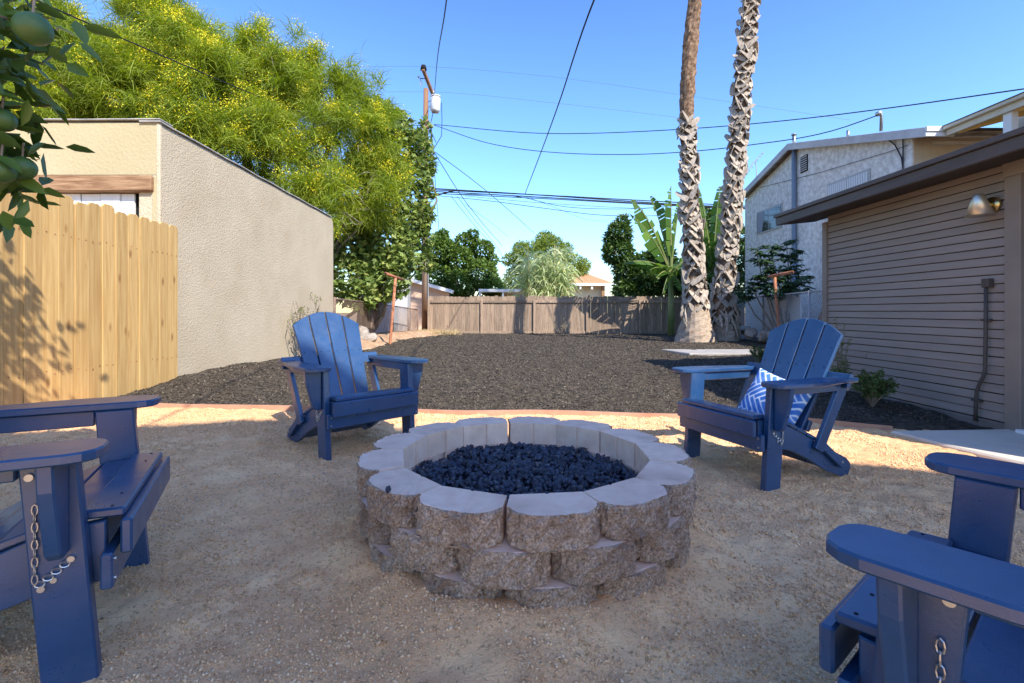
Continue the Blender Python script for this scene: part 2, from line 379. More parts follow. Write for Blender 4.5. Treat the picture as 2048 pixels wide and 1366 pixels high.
M['bark'] = mat('grey_bark', (.17, .14, .11), (.30, .26, .21), sc=8, rough=.9, stretch=(4, 4, 1), bump=.6, bsc=25)
M['twig'] = mat('dry_twig', (.20, .15, .11), (.30, .25, .19), sc=10, rough=.9)
M['palmtrunk'] = mat('palm_trunk', (.27, .20, .14), (.48, .38, .285), sc=9, det=9, rough=.95, spec=.1, stretch=(1, 1, 4), bump=.8, bsc=22, c3=(.26, .14, .08), sc3=1.5, lo3=.58, hi3=.75)
M['palmcore'] = mat('palm_trunk_core', (.09, .06, .04), (.20, .14, .095), sc=9, det=9, rough=.95, spec=.1, bump=.8, bsc=22)
M['palmred'] = mat('palm_trunk_fibre', (.10, .055, .032), (.28, .19, .125), sc=12, det=9, rough=.95, spec=.1, bump=1, bsc=26)
M['boot'] = mat('dry_leaf_base', (.25, .20, .155), (.45, .385, .305), sc=9, det=8, rough=.9, spec=.15, stretch=(3, 3, 1), rnd=.22, bump=.4, bsc=30)
M['rock'] = mat('rubble_stone', (.24, .20, .16), (.42, .36, .30), sc=5, rough=.95, bump=.7, bsc=25, rnd=.15)
M['cushion'] = None
M['terracotta'] = mat('orange_roof_shingles', (.40, .19, .09), (.55, .29, .15), sc=6, det=8, rough=.9, bump=.5, bsc=30)
M['palewall'] = mat('pale_yellow_wall', (.62, .58, .40), (.68, .64, .46), rough=.9)
M['pinkwall'] = mat('peach_wall', (.62, .42, .30), (.68, .47, .34), rough=.9)
M['whitewall'] = mat('white_wall', (.66, .66, .65), (.76, .76, .75), sc=3, rough=.9, bump=.4, bsc=40)
M['whitetrim'] = mat('white_trim', (.75, .75, .74), rough=.6)
M['soil'] = mat('orange_soil', (.33, .19, .10), (.50, .34, .21), sc=6, det=8, rough=.95, bump=.8, bsc=40)
M['straw'] = tintmat('dry_grass', [(0, (.36, .25, .12)), (1, (.60, .48, .28))], rough=.8)
M['retama'] = leafmat('feathery_leaves', (.12, .19, .018), (.33, .385, .042), trans=.45, rough=.6)
M['flower'] = leafmat('yellow_blossom', (.72, .58, .02), (.88, .78, .06), trans=.35, rough=.6)
M['fig'] = leafmat('fig_leaves', (.075, .125, .025), (.26, .33, .085), trans=.3, c3=(.34, .36, .10))
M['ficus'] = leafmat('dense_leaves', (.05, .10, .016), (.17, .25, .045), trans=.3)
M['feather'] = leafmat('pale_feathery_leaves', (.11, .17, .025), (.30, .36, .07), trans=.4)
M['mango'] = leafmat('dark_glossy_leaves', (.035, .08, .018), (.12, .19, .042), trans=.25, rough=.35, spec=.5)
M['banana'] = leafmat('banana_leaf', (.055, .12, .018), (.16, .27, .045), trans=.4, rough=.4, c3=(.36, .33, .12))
M['bananastem'] = mat('banana_stem', (.13, .19, .05), (.25, .24, .10), sc=3, rough=.6)
M['cane'] = leafmat('cane_leaf', (.34, .42, .16), (.66, .70, .40), trans=.4, c3=(.62, .53, .30))
M['citrus'] = leafmat('citrus_leaf', (.035, .075, .012), (.12, .20, .035), trans=.25, rough=.35, spec=.5)
M['orange'] = mat('green_citrus_skin', (.05, .11, .022), (.085, .16, .035), sc=8, rough=.35, spec=.5, bump=.25, bsc=260)
M['shrub'] = leafmat('shrub_leaf', (.045, .085, .022), (.15, .21, .06), trans=.3)
M['weed'] = leafmat('weed_leaf', (.10, .13, .04), (.24, .26, .09), trans=.3)
M['schef'] = leafmat('deep_green_leaf', (.02, .05, .02), (.07, .13, .05), trans=.25, rough=.35, spec=.5)
M['frond'] = leafmat('palm_frond', (.06, .10, .03), (.14, .19, .06), trans=.3)

# ================================================================== the ground
def tilt(x, y): return -.025 * np.clip(x, -4, 4) * (1 - sm(4, 9, y))
PIT = np.array([.082, 1.93])
def gz(x, y):
    """gravel patio"""
    r = np.hypot(x - PIT[0], y - PIT[1])
    return tilt(x, y) + .062 * np.exp(-(np.maximum(r - .60, 0) / .16) ** 2) + .022 * (vn(x, y, .9) - .5) + .012 * (vn(x, y, .31, 1) - .5)
def bz(x, y):
    """mulch bed"""
    return tilt(x, y) + .012 + .05 * sm(4.15, 4.9, y) + .05 * sm(-2.5, -3.4, x) * sm(4.4, 6, y) - .07 * sm(14, 19, y) + .05 * (vn(x, y, 1.1, 2) - .5) + .03 * (vn(x, y, .28, 3) - .5)
def yedge(x): return 4.10 + .05 * np.sin(x * .8) - .28 * sm(2.2, 3.1, x)

def sheet(name, xs, ys, zf, m):
    X, Y = np.meshgrid(xs, ys); Z = zf(X, Y)
    o = make(name, np.stack([X, Y, Z], -1).reshape(-1, 3), grid_faces(len(xs), len(ys)), m, smooth=True); o['kind'] = 'structure'; return o
gs = sheet('ground', np.linspace(-400, 400, 9), np.linspace(-400, 400, 9), lambda x, y: x * 0 - .16, M['dirt'])
xs = np.concatenate([np.linspace(-9, -3.7, 8), np.arange(-3.6, 3.5, .0165), np.linspace(3.6, 9, 8)])
ys = np.concatenate([np.linspace(-9, .25, 24), np.arange(.3, 4.25, .0165)])
def pz(x, y):
    z = gz(x, y) + .017 * (vn(x, y, .075, 4) - .5) * (.4 + 1.2 * vn(x, y, .6, 12)) + .011 * (vn(x, y, .032, 5) - .5)
    return np.where(y > yedge(x) + .03, z - .07, z)
sheet('gravel_patio', xs, ys, pz, M['gravel'])
xs = np.concatenate([np.linspace(-3.9, -3.45, 4), np.arange(-3.4, 4.2, .045), np.linspace(4.3, 9, 30)])
ys = np.concatenate([np.arange(3.6, 8, .045), np.arange(8, 20.5, .11)])
def mz(x, y):
    z = bz(x, y) + .022 * (vn(x, y, .11, 6) - .5) + .012 * (vn(x, y, .055, 7) - .5)
    return np.where(y < yedge(x) + .02, -.13, z)
sheet('mulch_bed', xs, ys, mz, M['mulch'])
sheet('neighbour_ground', np.linspace(-30, 30, 20), np.linspace(20.6, 60, 20), lambda x, y: -.09 + .03 * (vn(x, y, 2) - .5), M['dirt'])

# dry soil bank along the left chain-link fence
X, Y = np.meshgrid(np.arange(-4.6, -2.1, .05), np.arange(9.7, 20, .09))
edge = -2.78 + .55 * sm(13, 18.5, Y) + .16 * (vn(Y, Y * 0, .8) - .5) + .1 * (vn(Y, Y * 0, .25) - .5)
Z = np.where(X < edge, .10 + .13 * sm(0, .5, edge - X), .10 - .5 * sm(0, .25, X - edge)) + .03 * (vn(X, Y, .2) - .5) - .12 * sm(15, 19, Y)
o = make('soil_bank', np.stack([X, Y, Z], -1).reshape(-1, 3), grid_faces(X.shape[1], X.shape[0]), M['soil'], smooth=True); o['kind'] = 'structure'

# concrete slab at the door and the far concrete strip
def slab(name, poly, z0, z1, m_='concrete'):
    V, Fs = prism(poly, z0, z1, 'xy', .012); o = make(name, V, Fs, M[m_]); o['kind'] = 'structure'
slab('concrete_slab', [(2.93, 3.72), (3.0, 3.35), (3.10, 2.95), (3.16, 2.2), (3.2, -1.5), (9, -1.5), (9, 3.80), (3.9, 3.78)], -.2, -.045)
slab('concrete_path', [(3.20, 9.9), (3.40, 8.95), (8.1, 8.95), (8.1, 9.9)], -.15, .098, 'darkconcrete')

# grit on the patio, one mass
def pieces(pos, size, squash, tint, T):
    n = len(pos); q = rng.normal(size=(n, 4)); q /= np.linalg.norm(q, axis=1, keepdims=True)
    w, x, y, z = q.T
    Rm = np.stack([1 - 2 * (y * y + z * z), 2 * (x * y - w * z), 2 * (x * z + w * y), 2 * (x * y + w * z), 1 - 2 * (x * x + z * z), 2 * (y * z - w * x), 2 * (x * z - w * y), 2 * (y * z + w * x), 1 - 2 * (x * x + y * y)], 1).reshape(n, 3, 3)
    t, f = T; b = t[None] * (1 + .35 * rng.normal(size=(n, len(t), 1)).clip(-1.2, 1.2)) * size[:, None, None] * squash[:, None, :]
    V = np.einsum('nij,nkj->nki', Rm, b) + pos[:, None]
    return V.reshape(-1, 3), (f[None] + (np.arange(n) * len(t))[:, None, None]).reshape(-1, 3), np.repeat(tint, len(t))
OCT = (np.array([[1, 0, 0], [-1, 0, 0], [0, 1, 0], [0, -1, 0], [0, 0, 1], [0, 0, -1]], float) , np.array([[0, 2, 4], [2, 1, 4], [1, 3, 4], [3, 0, 4], [2, 0, 5], [1, 2, 5], [3, 1, 5], [0, 3, 5]]))
PYR = (np.array([[1, .2, -.5], [-.7, .8, -.5], [-.4, -.9, -.4], [.1, 0, .9], [.2, .2, -.9]], float), np.array([[0, 1, 3], [1, 2, 3], [2, 0, 3], [1, 0, 4], [2, 1, 4], [0, 2, 4]]))
n = 300000
y = .35 + 3.8 * rng.random(n) ** 1.7; x = (rng.random(n) * 2 - 1) * np.minimum(1.25 * y + .4, 3.6)
keep = (vn(x, y, .22, 8) + .6 * vn(x, y, .07, 9) > .50 + .35 * rng.random(n)) & (np.hypot(x - PIT[0], y - PIT[1]) > .60) & (y < yedge(x) - .01) & ~((x > 2.9) & (y < 3.9))
x = x[keep]; y = y[keep]; n = len(x); s = (.0018 + .0034 * rng.random(n) ** 3) * (1 + .22 * y)
g = pieces(np.stack([x, y, pz(x, y) + s * .25], 1), s, np.stack([np.ones(n), .8 + .3 * rng.random(n), .55 + .4 * rng.random(n)], 1), np.clip(.25 + .7 * rng.random(n) * (.6 + .6 * vn(x, y, .5, 10)), 0, 1), PYR)
tag(make('gravel', g[0], g[1], M['pebble'], tint=g[2], kind='stuff'), 'loose tan grit strewn over the patio around the fire pit', 'gravel')
# mulch chips, one mass
n = 190000
y = 4.05 + 15 * rng.random(n) ** 2.0; x = -3.4 + 11.4 * rng.random(n)
keep = (y > yedge(x) + .005 * rng.normal(size=n)) & ((x < 3.85) | (y > 6)) & (x < 6.9) & ~((y > 8.95) & (y < 9.9) & (x > 3.25))
keep &= ~((x < -2.78 + .55 * sm(13, 18.5, y)) & (y > 9.7))
x = x[keep]; y = y[keep]; n = len(x); s = (.007 + .010 * rng.random(n)) * (.75 + .07 * y)
CH4 = (np.array([[1, 0, 0], [0, .35, 0], [-1, 0, 0], [0, -.35, 0], [0, 0, .22], [0, 0, -.22]], float), np.array([[0, 1, 4], [1, 2, 4], [2, 3, 4], [3, 0, 4]]))
ang = rng.random(n) * 6.283; ti = rng.normal(size=(n, 2)) * .45
a = nrm(np.stack([np.cos(ang), np.sin(ang), ti[:, 0]], 1)); u = nrm(np.stack([ti[:, 1], ti[:, 0] * .5, np.ones(n)], 1)); b = nrm(np.cross(u, a)); u = np.cross(a, b)
t = CH4[0]; V = np.stack([x, y, mz(x, y) + s * .25], 1)[:, None] + s[:, None, None] * (t[:, 0][None, :, None] * a[:, None] + t[:, 1][None, :, None] * b[:, None] + t[:, 2][None, :, None] * u[:, None])
Fc = (CH4[1][None] + (np.arange(n) * 6)[:, None, None]).reshape(-1, 3)
tag(make('mulch_chips', V.reshape(-1, 3), Fc, M['chip'], tint=np.repeat(np.clip(rng.random(n) ** 1.25, 0, 1), 6), kind='stuff'), 'black and brown shredded bark mulch covering the yard', 'mulch')

# red edging board between gravel and mulch
xx = np.linspace(-3.35, 3.05, 60); yy = yedge(xx) + .012 * np.sin(xx * 5); g = Geo()
V = []
for k, (dx, dz) in enumerate(((-.011, -.1), (-.011, .022), (.011, .022), (.011, -.1))):
    V.append(np.stack([xx, yy + dx, tilt(xx, yy) + dz + .012 + .006 * np.sin(xx * 3.1)], 1))
V = np.stack(V, 1).reshape(-1, 3); Fs = []
for i in range(59):
    for k in range(3): Fs.append((i * 4 + k, i * 4 + k + 1, i * 4 + 4 + k + 1, i * 4 + 4 + k)[::-1])
Fs += [(0, 1, 2, 3), (236, 237, 238, 239)[::-1]]
tag(make('garden_edging', V, Fs, M['edging']), 'thin terracotta red edging board between tan gravel and dark mulch', 'edging')

# ================================================================== unseen open roof added behind the camera: shades the patio, passes sky light
H = Thing('added_shade_roof', 'added unseen open gabled roof behind the viewpoint, standing in for a house to shade the patio', 'shade roof', (3.26, -4.9, -.1))
gx, gzr, pitch, hw = 3.26, 7.97, .335, 5.6
for s in (-1, 1):
    p = [(gx, gzr), (gx + s * hw, gzr - pitch * hw), (gx + s * hw, gzr - pitch * hw - .10), (gx, gzr - .10)]
    H.part('roof', prism(p, 3.2, 6.3, 'xz'), M['whitewood'])
    for y_ in (-3.5, -6.0):
        H.part('post', b2((gx + s * (hw - .4) - .09, y_ - .09, -.1), (gx + s * (hw - .4) + .09, y_ + .09, gzr - pitch * (hw - .4) - .1)), M['whitewood'])
        H.part('beam', bar((gx, y_, gzr - .2), (gx + s * (hw - .2), y_, gzr - .2 - pitch * (hw - .2)), .12, .2), M['whitewood'])

# ================================================================== stucco garage at left
gx0 = -3.45; gy0, gy1 = 4.961, 10.05; gzt = 2.75
G = Thing('stucco_garage', 'beige flat-roofed stucco garage with white plank door behind the pine fence', 'garage', (-5.5, 7.5, 0))
poly = [(gy0, -.15), (gy1, -.15), (gy1, gzt - .16), (gy1 - .03, gzt - .06), (gy1 - .12, gzt), (gy0, gzt)]
G.part('side_wall', prism(poly, gx0 - .22, gx0, 'yz', .012), M['stucco'])
G.part('front_wall', b2((-8.0, gy0 - .004, 2.222), (gx0 - .012, gy0 + .2, gzt + .012), .01), M['cream'])
G.part('corner_pier', b2((-3.535, gy0 - .004, -.15), (gx0 - .012, gy0 + .2, 2.219), .01), M['cream'])
G.part('corner_bead', b2((gx0 - .035, gy0 - .010, -.1), (gx0 + .006, gy0 + .03, gzt + .006), .008), M['stucco'])
G.part('lintel', b2((-6.2, gy0 - .05, 2.056), (-3.508, gy0 + .08, 2.215), .012), M['oldwood'])
xw = -3.60
for k in range(9):
    wv = (.085, .135, .2, .19, .21, .2, .2, .2, .2)[k]; gap = .05 if k == 0 else .006
    G.part('door_plank', b2((xw - wv, gy0 + .03 + .006 * (k % 2), -.1), (xw, gy0 + .06, 2.05), .004), M['whitewood']); xw -= wv + gap
G.part('door_jamb', b2((-3.598, gy0 + .02, -.1), (-3.54, gy0 + .07, 2.05)), M['whitewood'])
G.part('door_backing', b2((-6, gy0 + .08, -.1), (-3.5, gy0 + .1, 2.1)), M['dark'])
G.part('back_wall', b2((-8, gy1 - .2, -.1), (gx0 - .23, gy1, gzt - .1)), M['stucco'])
G.part('roof', b2((-8, gy0 + .21, gzt - .1), (gx0 - .23, gy1 - .21, gzt - .02)), M['darkroof'])
g = Geo(); yq = np.linspace(gy0 - .03, gy1 - .15, 26); zq = gzt + .012 + .007 * np.sin(yq * 7) * rng.random(26)
for i in range(25): g.add(bar((gx0 - .085, yq[i], zq[i]), (gx0 - .085, yq[i + 1] - .004, zq[i + 1]), .215, .014, b=.003))
G.part('roof_edge', g.out(), M['drip'])
g = Geo(); xq = np.linspace(-8, gx0 + .02, 18); zq = gzt + .028 + .008 * rng.random(18)
for i in range(17): g.add(bar((xq[i], gy0 + .07, zq[i]), (xq[i + 1] - .003, gy0 + .07, zq[i + 1]), .2, .012, b=.003))
G.part('front_roof_edge', g.out(), M['drip'])

# ================================================================== new pine fence at left
Fn = Thing('pine_fence', 'tall new pine board fence with dog-eared tops beside the garage', 'fence', (-3.4, 3.6, 0))
def dogear(w, h, c=.028): return [(-w / 2, 0), (w / 2, 0), (w / 2, h - c), (w / 2 - c, h), (-w / 2 + c, h), (-w / 2, h - c)]
ye = 5.150; fx = -3.40
for k in range(17):
    wd = .136; h = 1.80 + .012 * rng.normal()
    V, Fs = prism(dogear(wd, h), -.009, .009, 'yz', .002)
    th = rng.normal() * .0025
    V = V @ np.array([[1, 0, 0], [0, 1, th], [0, -th, 1]]); V = V + np.array([fx + .004 * rng.normal(), ye - wd / 2, -.055])
    Fn.part('board', (V, Fs), M['pine'])
    for zn_ in (.392, 1.442):
        for dy in (-.035, .035): Fn.part('nail', disc((fx + .0115, ye - wd / 2 + dy, zn_ + .008 * rng.normal()), (1, 0, 0), .0045, .004, 8), M['rust'])
    ye -= .1388
for z in (.35, 1.4): Fn.part('rail', b2((fx - .055, 2.8, z), (fx - .016, 5.14, z + .085)), M['pine'])
for yy in (2.85, 5.0): Fn.part('post', b2((fx - .15, yy, -.1), (fx - .06, yy + .09, 1.6)), M['pine'])

# ================================================================== weathered back fence
FY = 19.0
B = Thing('back_fence', 'low weathered grey-brown picket fence across the back of the yard', 'fence', (3, FY, -.1))
x0 = P(857, 0, FY)[0]; x1 = 9.2; xq = x0; k = 0
while xq < x1:
    w = .150 + .012 * rng.random(); h = 1.50 + .018 * rng.normal()
    V, Fs = prism([(a * 1.0, b_) for a, b_ in dogear(w, h, .022)], -.009, .009, 'xz', .002)
    B.part('picket', (V + np.array([xq + w / 2, FY + .004 * rng.normal(), -.06]), Fs), M['greyfence']); xq += w + .002 + .004 * rng.random(); k += 1
pitch_post = 2.03; xp = x0 + .02
k = 0
while xp < x1:
    B.part('post', b2((xp - .045, FY - .10, -.12), (xp + .045, FY - .012, 1.30), .006), M['greyfence'])
    xe = min(xp + pitch_post, x1)
    B.part('rail', b2((xp + .047, FY - .062, 1.19), (xe - .047, FY - .014, 1.28), .004), M['greyfence'])
    B.part('kickboard', b2((xp + .047, FY - .05, -.06), (xe - .047, FY - .014, .10), .004), M['greyfence'])
    xp += pitch_post; k += 1

# ================================================================== brown building at right
LW = 3.90; LE = 3.50; by0, by1 = 2.05, 5.98
Bn = Thing('brown_building', 'low brown clapboard building with dark eaves at the right', 'building', (5.5, 4, 0))
ex = .0722; z = -.012; k = 0
ydoor = FPX * LW / (2017 - CX)
while z < 2.02:
    hgt = ex - .006
    ang = math.atan2(.009, hgt)
    c, s = math.cos(ang), math.sin(ang)
    segs = [(ydoor + .002, by1 - .08)]
    if k in (2, 5): segs = [(ydoor + .002, 4.62 + .13 * k), (4.624 + .13 * k, by1 - .08)]
    for (ya, yb) in segs:
        V, Fs = cbox((0, 0, 0), (.010, yb - ya, hgt), .0025)
        V = V @ np.array([[c, 0, s], [0, 1, 0], [-s, 0, c]]).T
        wob = .004 * (rng.random() - .5) if k < 7 else 0
        Bn.part('siding_board', (V + np.array([LW + .003, (ya + yb) / 2, z + hgt / 2 + .006 + wob]), Fs), M['siding'])
    z += ex; k += 1
Bn.part('wall', b2((LW + .011, by0, -.15), (8.0, by1 - .06, 1.98)), M['soffit'])  # dark backing colours in the shadow lines between siding boards
Bn.part('foundation', b2((LW - .018, ydoor + .002, -.15), (LW + .012, by1 - .09, -.014), .008), M['found'])
Bn.part('corner_board', b2((LW - .022, by1 - .078, -.14), (LW + .06, by1, 1.93)), M['trim'])
Bn.part('door_casing', b2((LW - .035, ydoor - .12, -.06), (LW + .02, ydoor, 1.885)), M['trim'])
Bn.part('door_casing', b2((LW - .037, ydoor - 1.1, 1.887), (LW + .02, ydoor + .012, 2.0)), M['trim'])
Bn.part('door', b2((LW - .005, ydoor - 1.0, -.04), (LW + .012, ydoor - .123, 1.88)), M['doordark'])
Bn.part('door_sill', b2((LW - .08, ydoor - 1.0, -.06), (LW - .008, ydoor - .123, -.022)), M['whitewood'])
# shallow roof: eave fascia (two boards), soffit and roof deck
zt = CH + (HY - 430) * LE / (1550.4 - CX); zb = CH + (HY - 451) * LE / (1553 - CX); yend = FPX * LE / (1551 - CX)
Bn.part('fascia', b2((LE, by0 - .05, zb), (LE + .035, yend, zt - .045), .004), M['fascia'])
Bn.part('fascia', b2((LE - .022, by0 - .06, zt - .043), (LE + .035, yend + .012, zt), .004), M['fascia'])
sl = .30
p = [(LE + .037, zt - .005), (8.0, zt + sl * 4.4), (8.0, zt + sl * 4.4 - .06), (LE + .037, zt - .065)]
Bn.part('roof', prism(p, -(yend - .002), -(by0 - .05), 'xz'), M['darkroof'])
p = [(LE + .037, zb + .004), (LW + .1, zb + .05), (LW + .1, zb + .065), (LE + .037, zb + .019)]
Bn.part('soffit', prism(p, -(yend - .004), -(by0 - .04), 'xz'), M['soffit'])
p = [(LE + .038, zb), (8.0, zt + sl * 4.4 - .13), (8.0, zt + sl * 4.4), (LE + .038, zt)]
Bn.part('rake_board', prism(p, -(yend + .006), -(yend - .03), 'xz'), M['fascia'])
p = [(LW + .02, 1.9), (8, 1.9), (8, zt + sl * 4.3 - .1), (LW + .02, zt - .0)]
Bn.part('gable_wall', prism(p, -(by1 - .065), -(by1 - .12), 'xz'), M['siding'])
# wall lamp
yl = FPX * (LW - .02) / (1985 - CX); zl = CH + (HY - 410) * yl / FPX
Wl = Thing('wall_lamp', 'brass cone wall lamp on the brown clapboard beside the door', 'lamp', (LW, yl, zl))
Wl.part('back_plate', disc((LW - .018, yl, zl), (1, 0, 0), .062, .03, 24), M['brass'], True)
Wl.part('arm', tube([(LW - .03, yl, zl), (LW - .10, yl, zl + .01)], .014, 10), M['brass'])
a = np.arange(28) * 2 * math.pi / 28; V = []
prof = [(.004, .095), (.030, .094), (.034, .085), (.092, -.075), (.088, -.075), (.030, .080)]
for r_, h_ in prof: V.append(np.stack([LW - .125 + r_ * np.cos(a) - .05 * h_, yl + r_ * np.sin(a), zl + h_ + 0 * a - .01], 1))
V = np.concatenate(V); Fs = [(i * 28 + k, i * 28 + (k + 1) % 28, (i + 1) * 28 + (k + 1) % 28, (i + 1) * 28 + k)[::-1] for i in range(5) for k in range(28)] + [tuple(range(28))]
Wl.part('shade', (V, Fs), mat('champagne_metal', (.72, .66, .55), rough=.38, metal=.9), True)
# conduit
xc = LW - .035
def onwall(px, py, x=xc): d = FPX * x / (px - CX); return P(px, py, d)
Cn = Thing('wall_conduit', 'thin brown painted conduit with box running down the clapboard near the door', 'conduit', onwall(1950, 838))
Cn.part('pipe', tube([onwall(1972, 575), onwall(1971.5, 650), onwall(1970, 740), onwall(1967, 752), onwall(1957, 772), onwall(1953, 785), onwall(1951.5, 810), onwall(1951, 842)], .0135, 10), M['conduit'], True)
c = onwall(1974, 566); Cn.part('box', b2(c - (.022, .03, .035), c + (.03, .03, .035), .005), M['conduit'])
for q in (640, 800):
    c = onwall(1971 if q < 700 else 1952, q); Cn.part('strap', b2(c - (.016, .03, .01), c + (.03, .03, .01), .003), M['conduit'])

# ================================================================== white two-storey house
LH, LR = 8.15, 7.95
yf, ya, yn = 16.5, 13.71, 9.26; zf_, za_, zn = 4.76, 5.52, 4.37
Hs = Thing('white_house', 'two-storey rough white stucco house with shallow gable behind the brown building', 'house', (12, 13, -.1))
yw0, yw1 = 9.79, 16.55
roofz = lambda y_: za_ - .272 * abs(y_ - ya)
Hs.part('side_wall', prism([(yw0, -.1), (yw1, -.1), (yw1, roofz(yw1) - .14), (ya, za_ - .15), (yw0, roofz(yw0) - .14)], LH, LH + .25, 'yz'), M['whitehouse'])
Hs.part('front_wall', b2((LH + .012, yw0 - .02, -.1), (16, yw0 + .2, roofz(yw0) - .15)), M['tanhouse'])
Hs.part('far_wall', b2((LH + .26, yw1 - .2, -.1), (16, yw1, roofz(yw1) - .15)), M['whitehouse'])
for (a_, b_) in ((ya, yf + .05), (ya, yn)):
    e = 1 if b_ > a_ else -1
    Hs.part('roof', prism([(a_, za_), (b_, roofz(b_)), (b_, roofz(b_) - .06), (a_, za_ - .06)], LR + .03, 16.5, 'yz'), M['darkroof'])
    Hs.part('soffit', prism([(a_, za_ - .062), (b_, roofz(b_) - .062), (b_, roofz(b_) - .085), (a_, za_ - .085)], LR + .03, 16.4, 'yz'), M['under'])
    Hs.part('bargeboard', prism([(a_, za_ + .012), (b_, roofz(b_) + .012), (b_, roofz(b_) - .17), (a_, za_ - .17)], LR - .02, LR + .028, 'yz', .004), M['barge'])
zg = roofz(yn)
Hs.part('eave_board', b2((LR - .02, yn - .034, zg - .17), (LR + .52, yn - .004, zg - .085)), M['whitetrim'])
Hs.part('eave_board', b2((LR - .02, yn - .06, zg - .082), (LR + .52, yn - .004, zg + .01)), M['whitetrim'])
def hwin(pa, pb, zb_, zt_, kind):
    da, db = FPX * LH / (pa - CX), FPX * LH / (pb - CX)
    f = Hs.part('window', b2((LH - .03, db, zb_), (LH + .02, da, zt_)), M['frame'])
    mid = (da + db) / 2
    for (u, v) in ((db + .04, mid - .02), (mid + .02, da - .04)):
        Hs.part('pane', b2((LH - .038, u, zb_ + .05), (LH - .031, v, zt_ - .05), .001), M['blind' if kind == 'blind' else 'glass'], sub=f)
    if kind == 'blind':
        g = Geo()
        for q in np.arange(db + .06, da - .06, .075): g.add(b2((LH - .045, q, zb_ + .06), (LH - .040, q + .045, zt_ - .06), .001))
        Hs.part('blind_slats', g.out(), M['whitetrim'], sub=f)
    else: Hs.part('curtain', prism([(da - .06, zb_ + .06), (da - .35, zb_ + .06), (da - .5, zt_ - .06), (da - .06, zt_ - .06)], LH - .0405, LH - .039, 'yz'), M['curtain'], sub=f)
hwin(1515, 1565, 3.30, 4.02, 'glass'); hwin(1656, 1742, 3.05, 4.03, 'blind')
da, db = FPX * LH / (1602 - CX), FPX * LH / (1616 - CX)
vt = Hs.part('attic_vent', b2((LH - .02, db, 4.62), (LH + .02, da, 5.06)), M['dark'])
for q in np.linspace(4.65, 5.0, 7): Hs.part('louvre', b2((LH - .034, db + .01, q), (LH - .021, da - .01, q + .025), .002), M['frame'], sub=vt)
Hs.part('downpipe', tube([(LH - .07, FPX * (LH - .07) / (1588 - CX), z_) for z_ in (-.1, 2, 4, roofz(13.6) - .15)], .06, 10), M['bluepipe'], True)
def roofpipe(px, py0, py1, d, r): Hs.part('vent_pipe', tube([P(px, py0, d), P(px, py1, d)], r, 10), M['steel'], True)
roofpipe(1588, 295, 270, 13.9, .05); roofpipe(1696, 278, 261, 12.0, .035)
pw = P(1762, 262, 10.3); Wh = Hs.part('service_mast', tube([pw, P(1763, 232, 10.3), P(1759, 226, 10.3), P(1754, 229, 10.3)], [.03, .03, .055, .05], 10), M['steel'], True)
Hs.part('gable_vent_cap', disc(P(1588, 269, 13.9), (0, 0, 1), .075, .03, 12), M['steel'])
# wires on the wall
g = Geo(); wp = lambda px, py: P(px, py, FPX * (LH - .03) / (px - CX))
g.add(tube([wp(1770, 275), wp(1790, 290), wp(1803, 315), wp(1807, 345)], .012, 6)); g.add(tube([wp(1800, 268), wp(1806, 280), wp(1806, 335)], .012, 6))
g.add(tube([wp(1520, 375), wp(1640, 345), wp(1780, 303), wp(1815, 290)], .006, 5))
Hs.part('wall_cable', g.out(), M['cable'])
# wing towards the camera: eave running along the yard, yellow boarded underside, white post
Po = Thing('porch_roof', 'yellow-soffited porch eave with cream fascia beside the white house', 'porch', (9.5, 7, 0))
xe_, ze_ = 8.28, 4.30
Po.part('fascia', b2((xe_, 4.6, ze_ - .17), (xe_ + .05, 9.19, ze_), .005), M['creamtrim'])
Po.part('gutter', b2((xe_ - .07, 4.6, ze_ - .06), (xe_ - .003, 9.19, ze_ + .012), .012), M['creamtrim'])
Po.part('roof', prism([(xe_ - .08, ze_ + .016), (12.5, ze_ + 1.1), (12.5, ze_ + 1.04), (xe_ - .08, ze_ - .0)], -9.19, -4.6, 'xz'), M['darkroof'])
for k in range(11): q = xe_ + .055 + k * .165; Po.part('soffit_board', b2((q, 4.62, ze_ - .09 + .26 * k * .165), (q + .158, 9.18, ze_ - .07 + .26 * k * .165), .003), M['yellow'])
for q in np.arange(5.0, 9.1, .8): Po.part('rafter', bar((xe_ + .055, q, ze_ - .14), (10.1, q, ze_ - .14 + .26 * 1.8), .05, .09), M['yellow'])
Po.part('wall', b2((10.1, 4.6, -.1), (10.3, 9.7, ze_ + .35)), M['tanhouse'])
yp = FPX * (xe_ + .06) / (2015 - CX)
Po.part('post', b2((xe_ + .052, yp - .07, -.1), (xe_ + .17, yp + .07, ze_ - .16)), M['whitetrim'])
Po.part('brace', bar((xe_ + .11, yp - .07, ze_ - .75), (xe_ + .11, yp - .75, ze_ - .2), .08, .09), M['whitetrim'])
Po.part('wall_plate', b2((LR + .55, 9.70, zg - .16), (10.0, 9.765, zg - .09)), M['creamtrim'])
# tv antenna behind the far roof slope
An = Thing('tv_antenna', 'bent rooftop tv antenna beside the far gable slope', 'antenna', P(1514, 352, 16.4))
An.part('mast', tube([P(1514, 372, 16.4), P(1512, 322, 16.4)], .014, 6), M['greywire'])
An.part('boom', tube([P(1492, 350, 16.4), P(1507, 325, 16.4), P(1527, 304, 16.4)], .016, 6), M['greywire'])
for t_ in np.linspace(.05, .95, 7):
    c = P(1492 + 35 * t_, 350 - 46 * t_, 16.4); An.part('element', tube([c - (.12, .25, .10), c + (.12, .25, .10)], .008, 5), M['greywire'])

